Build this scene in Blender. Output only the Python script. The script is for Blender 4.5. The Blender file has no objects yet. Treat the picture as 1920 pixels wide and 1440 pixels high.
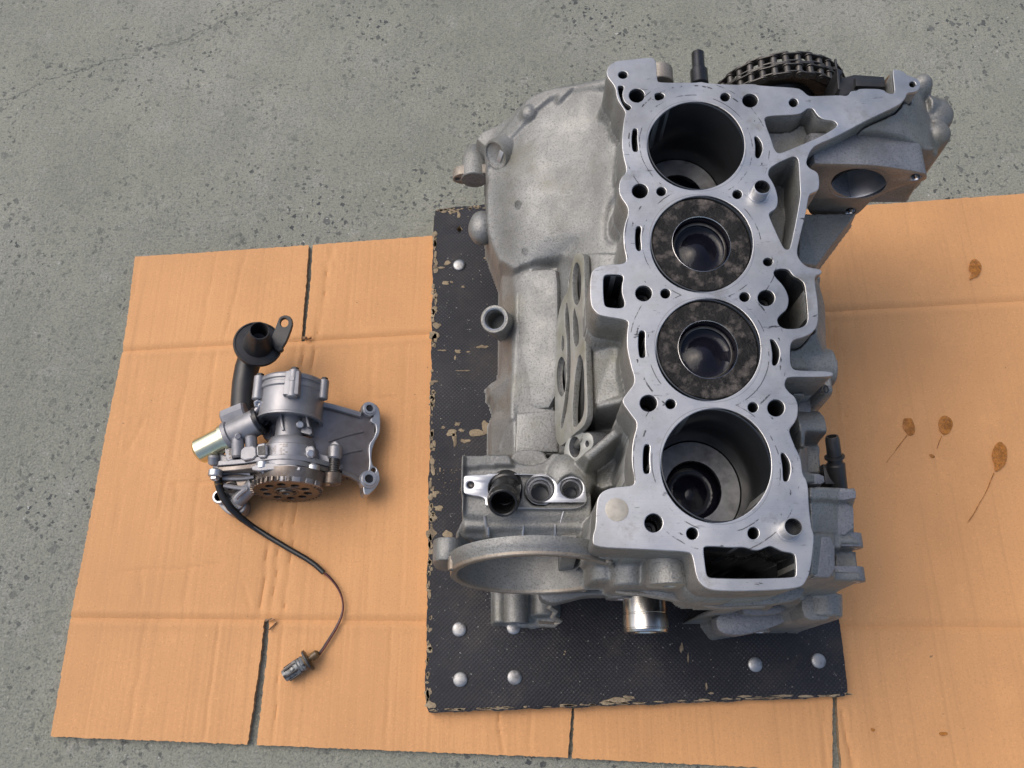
import bpy, bmesh, math, random
import numpy as np
from mathutils import Vector, Matrix
from mathutils.geometry import delaunay_2d_cdt
R = math.radians
random.seed(7); rng = np.random.RandomState(7)
scene = bpy.context.scene
COL = scene.collection

# ---------------------------------------------------------------- camera
PHI = R(21.5); FPX = 1600.0; CAMH = 0.96
cam_d = bpy.data.cameras.new('camera'); cam = bpy.data.objects.new('camera', cam_d); COL.objects.link(cam)
cam.location = (0, 0, CAMH); cam.rotation_euler = (PHI, 0, 0)
cam_d.sensor_width = 36; cam_d.lens = 36*FPX/1920; cam_d.clip_start = 0.01; cam_d.clip_end = 100
scene.camera = cam
# ---------------------------------------------------------------- sky, sun, exposure
SUN_EL, SUN_AZ = R(56), R(-66)          # azimuth from +Y towards +X
world = bpy.data.worlds.new('World'); scene.world = world; world.use_nodes = True
wn = world.node_tree.nodes; wl = world.node_tree.links
sky = wn.new('ShaderNodeTexSky'); sky.sky_type = 'NISHITA'; sky.sun_disc = False
sky.sun_elevation = SUN_EL; sky.sun_rotation = SUN_AZ; sky.air_density = 0.85; sky.dust_density = 4.0; sky.ozone_density = 0.5
bgn = wn['Background']; bgn.inputs['Strength'].default_value = 0.15
wl.new(sky.outputs['Color'], bgn.inputs['Color'])
sun_d = bpy.data.lights.new('sun', 'SUN'); sun = bpy.data.objects.new('sun', sun_d); COL.objects.link(sun)
sun_d.energy = 1.0; sun_d.angle = R(60); sun_d.color = (1.0, 0.97, 0.93)
sdir = Vector((math.sin(SUN_AZ)*math.cos(SUN_EL), math.cos(SUN_AZ)*math.cos(SUN_EL), math.sin(SUN_EL)))
sun.rotation_euler = sdir.to_track_quat('Z', 'Y').to_euler()
scene.view_settings.view_transform = 'Standard'; scene.view_settings.look = 'None'
scene.view_settings.exposure = 0.27; scene.view_settings.gamma = 1.0; scene.view_settings.use_curve_mapping = False

# ---------------------------------------------------------------- frames: where a line of sight meets a plane of the place
CAM = np.array([0, 0, CAMH]); sp, cp = math.sin(PHI), math.cos(PHI)
def ray(px, py):
    x = (px-960)/FPX; y = (720-py)/FPX
    return np.array([x, y*cp+sp, y*sp-cp])
class Frame:
    def __init__(s, o, ex, ey, ez):
        s.o = np.array(o, float); s.ex = np.array(ex, float); s.ey = np.array(ey, float); s.ez = np.array(ez, float)
    def un(s, px, py, h=0.0):
        d = ray(px, py); p0 = s.o+s.ez*h
        t = np.dot(p0-CAM, s.ez)/np.dot(d, s.ez)
        q = CAM+d*t-s.o
        return (float(np.dot(q, s.ex)), float(np.dot(q, s.ey)))
    def w(s, x, y, h=0.0): return s.o+s.ex*x+s.ey*y+s.ez*h
    def at(s, px, py, h=0.0):
        x, y = s.un(px, py, h); return s.w(x, y, h)
    def poly(s, pts, h=0.0): return [s.un(p[0], p[1], h) for p in pts]
    def mat(s):
        M = Matrix.Identity(4)
        for i in range(3):
            M[i][0] = s.ex[i]; M[i][1] = s.ey[i]; M[i][2] = s.ez[i]; M[i][3] = s.o[i]
        return M
    def moved(s, x=0, y=0, h=0): return Frame(s.w(x, y, h), s.ex, s.ey, s.ez)
G = Frame((0, 0, 0), (1, 0, 0), (0, 1, 0), (0, 0, 1))
TL = R(1.5); DECKZ = 0.315
B = Frame(G.at(1320, 560, DECKZ), (1, 0, 0), (0, math.cos(TL), math.sin(TL)), (0, -math.sin(TL), math.cos(TL)))
def axisframe(p0, p1, up=(0, 0, 1)):
    """frame whose ez runs from p0 to p1"""
    p0 = np.array(p0, float); p1 = np.array(p1, float)
    z = p1-p0; L = np.linalg.norm(z); z /= L
    u = np.array(up, float)
    if abs(np.dot(u, z)) > .95: u = np.array([0, 1., 0])
    x = np.cross(u, z); x /= np.linalg.norm(x); y = np.cross(z, x)
    return Frame(p0, x, y, z), L
def chaikin(pts, n=2, closed=True):
    for _ in range(n):
        q = []; m = len(pts)
        for i in range(m if closed else m-1):
            a = pts[i]; b = pts[(i+1) % m]
            q.append((a[0]*.78+b[0]*.22, a[1]*.78+b[1]*.22)); q.append((a[0]*.22+b[0]*.78, a[1]*.22+b[1]*.78))
        pts = q
    return pts
def ell(cx, cy, rx, ry, n=28): return [(cx+rx*math.cos(2*math.pi*i/n+.137), cy+ry*math.sin(2*math.pi*i/n+.137)) for i in range(n)]
def zz(ox, oy, s, pts): return [(ox+x/s, oy+y/s) for x, y in pts]

# ---------------------------------------------------------------- materials
def nodes(name):
    m = bpy.data.materials.new(name); m.use_nodes = True
    return m, m.node_tree.nodes, m.node_tree.links, m.node_tree.nodes['Principled BSDF']
def coord(N, L, scale=(1, 1, 1)):
    tc = N.new('ShaderNodeTexCoord'); mp = N.new('ShaderNodeMapping'); mp.inputs['Scale'].default_value = scale
    L.new(tc.outputs['Object'], mp.inputs['Vector']); return mp.outputs['Vector']
def noise(N, L, vec, scale, detail=4, rough=.6):
    n = N.new('ShaderNodeTexNoise'); n.inputs['Scale'].default_value = scale; n.inputs['Detail'].default_value = detail
    n.inputs['Roughness'].default_value = rough; L.new(vec, n.inputs['Vector']); return n.outputs['Fac']
def ramp(N, L, fac, stops):
    r = N.new('ShaderNodeValToRGB'); e = r.color_ramp.elements
    while len(e) < len(stops): e.new(0.5)
    for i, (p, c) in enumerate(stops):
        e[i].position = p; e[i].color = (c if len(c) == 4 else (*c, 1)) if not isinstance(c, (int, float)) else (c, c, c, 1)
    L.new(fac, r.inputs['Fac']); return r.outputs['Color']
def mixc(N, L, fac, a, b, mode='MIX'):
    m = N.new('ShaderNodeMix'); m.data_type = 'RGBA'; m.blend_type = mode
    for k, v in ((0, fac), (6, a), (7, b)):
        if isinstance(v, (int, float)): m.inputs[k].default_value = v
        elif isinstance(v, tuple): m.inputs[k].default_value = (*v, 1) if len(v) == 3 else v
        else: L.new(v, m.inputs[k])
    return m.outputs[2]
def math_(N, L, op, a, b=0.0, c=None):
    m = N.new('ShaderNodeMath'); m.operation = op
    for i, v in enumerate((a, b) if c is None else (a, b, c)):
        if isinstance(v, (int, float)): m.inputs[i].default_value = v
        else: L.new(v, m.inputs[i])
    return m.outputs[0]
def bump(N, L, bsdf, h, strength, dist, prev=None):
    b = N.new('ShaderNodeBump'); b.inputs['Strength'].default_value = strength; b.inputs['Distance'].default_value = dist
    L.new(h, b.inputs['Height'])
    if prev is not None: L.new(prev, b.inputs['Normal'])
    L.new(b.outputs['Normal'], bsdf.inputs['Normal']); return b.outputs['Normal']
def simple(name, col, rough=.5, metal=0., var=.25, nscale=60, bumps=.15, bdist=.0006, rvar=.15, dirt=None, dirtscale=14, dirtlo=.5, dirthi=.75):
    m, N, L, b = nodes(name); v = coord(N, L)
    n1 = noise(N, L, v, nscale, 5); lo = tuple(c*(1-var) for c in col); hi = tuple(min(1, c*(1+var)) for c in col)
    c = ramp(N, L, n1, [(.3, lo), (.7, hi)])
    if dirt:
        d = noise(N, L, v, dirtscale, 6, .65); f = ramp(N, L, d, [(dirtlo, 0), (dirthi, 1)]); c = mixc(N, L, f, c, dirt)
    L.new(c, b.inputs['Base Color']); b.inputs['Metallic'].default_value = metal
    r = ramp(N, L, noise(N, L, v, nscale*.4, 4), [(.3, max(.03, rough-rvar)), (.7, min(1, rough+rvar))]); L.new(r, b.inputs['Roughness'])
    if bumps: bump(N, L, b, noise(N, L, v, nscale*6, 4), bumps, bdist)
    return m
def m_cast(name, col, speck=.34, rough=.5, bump_s=.38, grime=(.16, .15, .10), glo=.52, ghi=.78):
    m, N, L, b = nodes(name); v = coord(N, L)
    c = ramp(N, L, noise(N, L, v, 15, 7, .68), [(.28, tuple(x*.72 for x in col)), (.72, tuple(min(1, x*1.25) for x in col))])
    sp_ = noise(N, L, v, 560, 3, .65)
    c = mixc(N, L, ramp(N, L, sp_, [(.36, 1.0), (.48, 0.0)]), c, tuple(x*(1-speck) for x in col))
    c = mixc(N, L, ramp(N, L, sp_, [(.60, 0.0), (.72, .55)]), c, tuple(min(1, x*1.4) for x in col))
    f = ramp(N, L, noise(N, L, v, 13, 7, .7), [(glo, 0), (ghi, .85)]); c = mixc(N, L, f, c, grime)
    L.new(c, b.inputs['Base Color']); b.inputs['Metallic'].default_value = .55
    L.new(ramp(N, L, noise(N, L, v, 40, 4), [(.3, rough-.1), (.7, rough+.15)]), b.inputs['Roughness'])
    p = bump(N, L, b, sp_, bump_s, .0012)
    bump(N, L, b, noise(N, L, v, 120, 4), .25, .002, p)
    return m
M = {}
M['cast'] = m_cast('cast_aluminium', (.248, .249, .236))
M['cast_shaded'] = m_cast('cast_aluminium_shaded', (.235, .24, .25), grime=(.12, .12, .11))  # bluish copy of the casting; shade of right and front sides in its colour
M['cast_brown'] = m_cast('cast_aluminium_sealant', (.31, .285, .245), speck=.3, grime=(.24, .18, .125), glo=.42, ghi=.68, bump_s=.25)
M['pump_cast'] = simple('die_cast_aluminium', (.29, .289, .300), .52, .7, .15, 50, .12, .0004, .1, (.13, .12, .12), 18, .55, .85)
M['pump_plate'] = simple('oily_die_cast_plate', (.20, .19, .195), .42, .6, .2, 40, .15, .0005, .12, (.10, .075, .06), 14, .45, .75)
M['pump_dirty'] = simple('die_cast_oily', (.215, .19, .17), .4, .7, .2, 60, .2, .0006, .12, (.12, .085, .06), 26, .45, .7)
M['sprocket'] = simple('oily_sprocket_steel', (.17, .145, .125), .36, .8, .2, 60, .1, .0004, .12, (.07, .05, .035), 30, .45, .7)
M['mill'] = simple('milled_aluminium', (.52, .525, .535), .40, .95, .08, 90, .08, .0003, .1, (.34, .33, .30), 30, .58, .9)
M['gasket'] = simple('gasket_face', (.46, .46, .42), .5, .7, .12, 70, .2, .0004, .1, (.26, .25, .17), 22, .45, .8)
M['steel'] = simple('bright_steel', (.66, .66, .66), .22, 1., .1, 80, .1, .0002, .08, (.40, .31, .2), 34, .55, .85)
M['snout'] = simple('crank_steel', (.60, .57, .52), .24, 1., .15, 40, .05, .0002, .08, (.22, .16, .10), 22, .5, .75)
M['zinc'] = simple('yellow_zinc_plate', (.72, .70, .50), .2, 1., .1, 50, .03, .0002, .06, (.42, .36, .17), 25, .5, .8)
M['well_shade'] = simple('oily_shaded_well', (.026, .028, .030), .30, .35, .35, 25, .05, .0002, .1)  # oily hole walls, with the shade of deep wells put into the colour
M['carbon'] = simple('carbon_crown', (.013, .012, .011), .52, .0, .6, 70, .9, .0014, .2, (.14, .12, .105), 80, .50, .74)
M['liner'] = simple('honed_liner', (.075, .08, .085), .26, .8, .25, 12, .04, .0002, .08)
M['crown'] = simple('oily_crown', (.22, .22, .22), .34, .6, .35, 60, .25, .0006, .12, (.06, .06, .06), 45, .52, .74)
M['bowl'] = simple('oily_bowl', (.007, .007, .012), .13, .0, .4, 9, .35, .002, .05)
M['black'] = simple('black_plastic', (.018, .018, .019), .38, 0, .3, 60, .12, .0004, .1, (.05, .048, .045), 30, .55, .8)
M['blacksteel'] = simple('oiled_steel_black', (.03, .031, .034), .3, .6, .4, 50, .1, .0003, .1)
M['chain'] = simple('chain_steel', (.125, .118, .108), .40, .7, .25, 120, .05, .0002, .1, (.05, .045, .04), 90, .45, .7)
M['plug'] = simple('core_plug', (.42, .39, .33), .55, .5, .2, 120, .3, .0005, .1, (.28, .24, .18), 60, .5, .75)
M['rubber'] = simple('rubber', (.012, .012, .012), .3, 0, .3, 60, .1, .0003, .1)
M['red'] = simple('red_wire', (.09, .017, .014), .4, 0, .3, 60, 0)
M['brown'] = simple('amber_seal', (.12, .07, .025), .3, 0, .4, 200, .1, .0003)
M['plugplastic'] = simple('grey_connector', (.20, .21, .21), .35, .2, .4, 240, .2, .0004, .1, (.03, .03, .03), 160, .5, .6)
M['label'] = simple('dark_label', (.06, .058, .055), .5, .1, .5, 700, 0)
M['rivet'] = simple('rivet_aluminium', (.38, .38, .375), .5, .95, .15, 120, .25, .0008, .12, (.16, .155, .15), 110, .48, .7)
M['wood'] = simple('bare_wood', (.30, .235, .15), .85, 0, .35, 90, .8, .002, .1, (.12, .09, .06), 60, .5, .75)
M['stain'] = simple('oil_stain', (.43, .17, .03), .28, 0, .3, 160, .1, .0003, .1)
M['carbon'].node_tree.nodes['Principled BSDF'].inputs['Specular IOR Level'].default_value = .18
M['bowl'].node_tree.nodes['Principled BSDF'].inputs['Specular IOR Level'].default_value = .3
mt_ = M['stain']; N_ = mt_.node_tree.nodes; L_ = mt_.node_tree.links; b_ = N_['Principled BSDF']
L_.new(ramp(N_, L_, noise(N_, L_, coord(N_, L_), 130, 4, .7), [(.34, .22), (.60, .88)]), b_.inputs['Alpha'])
M['stain_light'] = simple('wet_speck', (.6, .5, .38), .3, 0, .2, 100, 0)
M['dust'] = simple('pale_dust', (.45, .40, .31), .9, 0, .3, 200, .2)

# concrete
m, N, L, b = nodes('concrete'); M['concrete'] = m
v = coord(N, L)
big = noise(N, L, v, 3.2, 5, .6)
c = ramp(N, L, big, [(.3, (.222, .230, .178)), (.5, (.282, .286, .226)), (.72, (.350, .345, .288))])
c = mixc(N, L, ramp(N, L, noise(N, L, v, 11, 6, .7), [(.35, .0), (.8, .55)]), c, (.20, .205, .18))
c = mixc(N, L, ramp(N, L, noise(N, L, v, 1.7, 7, .7), [(.44, 0), (.66, .5)]), c, (.155, .165, .135))
c = mixc(N, L, ramp(N, L, noise(N, L, v, 26, 6, .75), [(.57, 0), (.72, .5)]), c, (.38, .375, .335))
fine = noise(N, L, v, 420, 3, .7)
c = mixc(N, L, ramp(N, L, fine, [(.36, .65), (.47, 0)]), c, (.10, .105, .10))
c = mixc(N, L, ramp(N, L, fine, [(.57, 0), (.68, .55)]), c, (.42, .41, .38))
c = mixc(N, L, ramp(N, L, noise(N, L, coord(N, L, (1, 1.7, 1)), 170, 5, .78), [(.37, .65), (.47, 0)]), c, (.115, .12, .105))
nd = N.new('ShaderNodeTexNoise'); nd.inputs['Scale'].default_value = 110; nd.inputs['Detail'].default_value = 3; L.new(v, nd.inputs['Vector'])
va = N.new('ShaderNodeVectorMath'); va.operation = 'MULTIPLY_ADD'; L.new(nd.outputs['Color'], va.inputs[0]); va.inputs[1].default_value = (.012, .012, 0); L.new(v, va.inputs[2]); vd = va.outputs[0]
def vor(scale, rnd=1.0):
    t = N.new('ShaderNodeTexVoronoi'); t.distance = 'MANHATTAN'; t.inputs['Scale'].default_value = scale; t.inputs['Randomness'].default_value = rnd
    L.new(vd, t.inputs['Vector']); return t
patch = ramp(N, L, noise(N, L, v, 6, 4, .6), [(.42, .15), (.62, 1)])
def spots(scale, size, col, keep, amt):
    global c
    t = vor(scale); sep = N.new('ShaderNodeSeparateColor'); L.new(t.outputs['Color'], sep.inputs[0])
    n_ = math_(N, L, 'MULTIPLY', noise(N, L, v, scale*2.2, 3), size*1.1)
    f = math_(N, L, 'LESS_THAN', t.outputs['Distance'], math_(N, L, 'SUBTRACT', math_(N, L, 'ADD', n_, size*.45), 0))
    f = math_(N, L, 'MULTIPLY', f, math_(N, L, 'GREATER_THAN', sep.outputs[0], keep))
    f2 = math_(N, L, 'MULTIPLY', math_(N, L, 'MULTIPLY', f, amt), patch)
    c = mixc(N, L, f2, c, col); return f2
pits = spots(130, .42, (.055, .06, .062), .45, .95)
pits2 = spots(70, .34, (.085, .09, .085), .72, .85)
spots(34, .24, (.10, .105, .10), .66, .8)
spots(190, .20, (.52, .51, .48), .80, .9)
spots(85, .09, (.58, .57, .54), .72, .9)
# a hairline crack with a wandering course, in ground coordinates
tc = N.new('ShaderNodeTexCoord'); sx = N.new('ShaderNodeSeparateXYZ'); L.new(tc.outputs['Object'], sx.inputs[0])
def crack(p0, p1, width, wob, x0, x1):
    global c
    A = G.un(*p0); Bq = G.un(*p1); dx, dy = Bq[0]-A[0], Bq[1]-A[1]; ln = math.hypot(dx, dy); nx, ny = -dy/ln, dx/ln
    d = math_(N, L, 'ADD', math_(N, L, 'MULTIPLY', sx.outputs[0], nx), math_(N, L, 'MULTIPLY', sx.outputs[1], ny))
    d = math_(N, L, 'SUBTRACT', d, A[0]*nx+A[1]*ny)
    wv = math_(N, L, 'MULTIPLY', math_(N, L, 'SUBTRACT', noise(N, L, v, 9, 8, .7), .5), wob)
    d = math_(N, L, 'ABSOLUTE', math_(N, L, 'ADD', d, wv))
    f = math_(N, L, 'LESS_THAN', d, math_(N, L, 'MULTIPLY', noise(N, L, v, 60, 3), width*2))
    a = math_(N, L, 'MULTIPLY', math_(N, L, 'GREATER_THAN', sx.outputs[0], x0), math_(N, L, 'LESS_THAN', sx.outputs[0], x1))
    f = math_(N, L, 'MULTIPLY', f, a); c = mixc(N, L, math_(N, L, 'MULTIPLY', f, .55), c, (.08, .082, .08)); return f
ck = crack((0, 185), (480, 18), .0008, .07, -2.0, -.25)
ck2 = crack((225, 290), (330, 80), .0004, .10, -.55, -.42)
L.new(c, b.inputs['Base Color']); b.inputs['Roughness'].default_value = .85
h = math_(N, L, 'SUBTRACT', math_(N, L, 'ADD', fine, math_(N, L, 'MULTIPLY', noise(N, L, v, 90, 4), 1.5)), math_(N, L, 'ADD', math_(N, L, 'ADD', pits, pits2), ck))
bump(N, L, b, h, .85, .0022)

# cardboard: flutes run along y, paper fibre
def m_card(name, col):
    m, N, L, b = nodes(name); v = coord(N, L)
    c = ramp(N, L, noise(N, L, v, 4, 6, .62), [(.28, tuple(x*.86 for x in col)), (.72, tuple(x*1.08 for x in col))])
    c = mixc(N, L, ramp(N, L, noise(N, L, v, 19, 7, .75), [(.56, 0), (.80, .45)]), c, tuple(min(1, x*1.25) for x in col))
    c = mixc(N, L, ramp(N, L, noise(N, L, v, 140, 2), [(.745, 0), (.78, .7)]), c, (.13, .09, .05))
    fl = noise(N, L, coord(N, L, (120, 2.2, 1)), 1.0, 3)
    c = mixc(N, L, ramp(N, L, fl, [(.24, .42), (.44, 0)]), c, tuple(x*.72 for x in col))
    f1 = noise(N, L, v, 520, 3, .7)
    c = mixc(N, L, ramp(N, L, f1, [(.30, .5), (.45, 0)]), c, tuple(x*.62 for x in col))
    c = mixc(N, L, ramp(N, L, f1, [(.60, 0), (.72, .6)]), c, tuple(min(1, x*1.35) for x in col))
    L.new(c, b.inputs['Base Color']); b.inputs['Roughness'].default_value = .72
    wv = N.new('ShaderNodeTexWave'); wv.wave_type = 'BANDS'; wv.bands_direction = 'X'; wv.inputs['Scale'].default_value = 42
    wv.inputs['Distortion'].default_value = .6; wv.inputs['Detail'].default_value = 1; L.new(v, wv.inputs['Vector'])
    p = bump(N, L, b, wv.outputs['Fac'], .09, .0006)
    p = bump(N, L, b, fl, .38, .0014, p)
    bump(N, L, b, f1, .22, .0006, p)
    return m
M['card'] = m_card('corrugated_cardboard', (.60, .303, .120))
M['card_edge'] = simple('cardboard_cut_edge', (.40, .27, .16), .85, 0, .4, 300, .5, .001)

# film-faced board: wire-mesh print, worn to wood along edges
m, N, L, b = nodes('film_faced_board'); M['board'] = m
v = coord(N, L); tc = N.new('ShaderNodeTexCoord'); sx = N.new('ShaderNodeSeparateXYZ'); L.new(tc.outputs['Object'], sx.inputs[0])
def grid_axis(o, s): return math_(N, L, 'SINE', math_(N, L, 'MULTIPLY', o, 2*math.pi*s))
g = math_(N, L, 'MULTIPLY', grid_axis(sx.outputs[0], 215), grid_axis(sx.outputs[1], 215))
gx = math_(N, L, 'ADD', math_(N, L, 'MULTIPLY', g, .5), .5)
c = ramp(N, L, noise(N, L, v, 7, 5), [(.3, (.014, .014, .017)), (.7, (.026, .026, .030))])
gm = math_(N, L, 'MULTIPLY', ramp(N, L, gx, [(.55, 0), (.85, 1)]), ramp(N, L, noise(N, L, v, 9, 4), [(.4, .05), (.65, .5)]))
c = mixc(N, L, gm, c, (.085, .085, .095))
c = mixc(N, L, ramp(N, L, noise(N, L, v, 16, 6, .7), [(.52, 0), (.8, .55)]), c, (.075, .062, .05))
c = mixc(N, L, ramp(N, L, noise(N, L, v, 330, 2), [(.70, 0), (.76, .9)]), c, (.28, .27, .25))
L.new(c, b.inputs['Base Color']); L.new(ramp(N, L, noise(N, L, v, 12, 4), [(.3, .52), (.7, .72)]), b.inputs['Roughness']); b.inputs['Specular IOR Level'].default_value = .25
bump(N, L, b, gx, .6, .0008)

# ---------------------------------------------------------------- objects
WM = {}
def thing(name, label, cat, frame, group=None):
    o = bpy.data.objects.new(name, None); COL.objects.link(o); o.empty_display_size = .05
    Mx = frame.mat(); o.matrix_world = Mx; WM[o.name] = Mx
    o['label'] = label; o['category'] = cat
    if group: o['group'] = group
    return o
def finish(me, mats, smooth=35):
    for mm in (mats if isinstance(mats, (list, tuple)) else [mats]): me.materials.append(M[mm] if isinstance(mm, str) else mm)
    if smooth:
        me.shade_smooth() if hasattr(me, 'shade_smooth') else None
        me.set_sharp_from_angle(angle=R(smooth))
    return me
def part(parent, name, me, label=None):
    """me holds world coordinates"""
    o = bpy.data.objects.new(name, me); COL.objects.link(o)
    if parent is not None:
        o.parent = parent; Mx = WM[parent.name]; me.transform(Mx.inverted()); WM[o.name] = Mx
    if label: o['label'] = label
    return o
def mesh(name, V, Fc):
    me = bpy.data.meshes.new(name); me.from_pydata([tuple(map(float, p)) for p in V], [], Fc); me.update(); return me
class MB:
    def __init__(s): s.V = []; s.F = []; s.mi = []
    def add(s, V, Fc, mi=0):
        k = len(s.V); s.V += [tuple(map(float, p)) for p in V]; s.F += [tuple(i+k for i in f) for f in Fc]; s.mi += [mi]*len(Fc); return s
    def lathe(s, fr, prof, n=32, sx=1, sy=1, mi=0, a0=0, a1=2*math.pi, cap0=False, cap1=False):
        full = abs(a1-a0-2*math.pi) < 1e-6; m = n if full else n+1
        V = []; Fc = []
        for r, h in prof:
            for i in range(m):
                a = a0+(a1-a0)*i/n; V.append(fr.w(r*math.cos(a)*sx, r*math.sin(a)*sy, h))
        for j in range(len(prof)-1):
            for i in range(n):
                k = (i+1) % m; Fc.append((j*m+i, j*m+k, (j+1)*m+k, (j+1)*m+i))
        if cap0: Fc.append(tuple(range(m)))
        if cap1: Fc.append(tuple(range((len(prof)-1)*m, len(prof)*m)))
        return s.add(V, Fc, mi)
    def cyl(s, p0, p1, r0, r1=None, n=24, bev=.0008, mi=0, hole=None, holedepth=.01):
        fr, Ln = axisframe(p0, p1); r1 = r0 if r1 is None else r1
        pr = [(0, 0), (r0-bev, 0), (r0, bev), (r1, Ln-bev), (r1-bev, Ln)]
        if hole: pr += [(hole+.0004, Ln), (hole, Ln-.0005), (hole, Ln-holedepth), (0, Ln-holedepth)]
        else: pr += [(0, Ln)]
        return s.lathe(fr, pr, n, mi=mi)
    def tube(s, pts, rad, n=10, mi=0, closed_ends=True):
        P = [np.array(p, float) for p in pts]; up = np.array([0, 0, 1.]); V = []; Fc = []
        for i, p in enumerate(P):
            t = P[min(i+1, len(P)-1)]-P[max(i-1, 0)]; t /= np.linalg.norm(t)
            x = np.cross(up, t); x = x/np.linalg.norm(x) if np.linalg.norm(x) > 1e-4 else np.array([1., 0, 0]); y = np.cross(t, x)
            r = rad[i] if isinstance(rad, (list, tuple)) else rad
            for k in range(n):
                a = 2*math.pi*k/n; V.append(p+x*r*math.cos(a)+y*r*math.sin(a))
        for i in range(len(P)-1):
            for k in range(n): Fc.append((i*n+k, i*n+(k+1) % n, (i+1)*n+(k+1) % n, (i+1)*n+k))
        if closed_ends: Fc += [tuple(range(n)), tuple(range((len(P)-1)*n, len(P)*n))]
        return s.add(V, Fc, mi)
    def plate(s, fr, outs, h_top, thick, bev=.0008, mi=0, mi_side=None):
        """outs in frame coordinates, outer first, then holes"""
        cu = bpy.data.curves.new('t', 'CURVE'); cu.dimensions = '2D'; cu.fill_mode = 'BOTH'
        cu.extrude = thick/2-bev; cu.bevel_depth = bev; cu.bevel_resolution = 1; cu.offset = -bev
        for o in outs:
            spn = cu.splines.new('POLY'); spn.points.add(len(o)-1); spn.use_cyclic_u = True
            for i, (x, y) in enumerate(o): spn.points[i].co = (x, y, 0, 1)
        ob = bpy.data.objects.new('t', cu); me = bpy.data.meshes.new_from_object(ob)
        V = [fr.w(q.co.x, q.co.y, q.co.z+h_top-thick/2) for q in me.vertices]
        Fc = [tuple(p.vertices) for p in me.polygons]; nz = [p.normal.z for p in me.polygons]
        k = len(s.mi); s.add(V, Fc, mi)
        if mi_side is not None:
            for i, z in enumerate(nz):
                if z < .85: s.mi[k+i] = mi_side
        bpy.data.objects.remove(ob); bpy.data.curves.remove(cu); bpy.data.meshes.remove(me); return s
    def box(s, fr, x0, x1, y0, y1, h0, h1, bev=.0015, mi=0):
        return s.plate(fr, [[(x0, y0), (x1, y0), (x1, y1), (x0, y1)]], h1, h1-h0, bev, mi)
    def build(s, parent, name, mats, smooth=35, label=None, weld=True):
        me = mesh(name, s.V, s.F); finish(me, mats, 0)
        me.polygons.foreach_set('material_index', s.mi)
        bm = bmesh.new(); bm.from_mesh(me)
        if weld: bmesh.ops.remove_doubles(bm, verts=bm.verts, dist=1e-6)
        bmesh.ops.recalc_face_normals(bm, faces=bm.faces); bm.to_mesh(me); bm.free()
        if smooth:
            me.polygons.foreach_set('use_smooth', [True]*len(me.polygons)); me.set_sharp_from_angle(angle=R(smooth))
        return part(parent, name, me, label)

# ================================================================ GROUND
me = mesh('concrete_ground', [(-8, -8, 0), (8, -8, 0), (8, 8, 0), (-8, 8, 0)], [(0, 1, 2, 3)])
me.materials.append(M['concrete']); gr = part(None, 'concrete_ground', me); gr['kind'] = 'structure'

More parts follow.
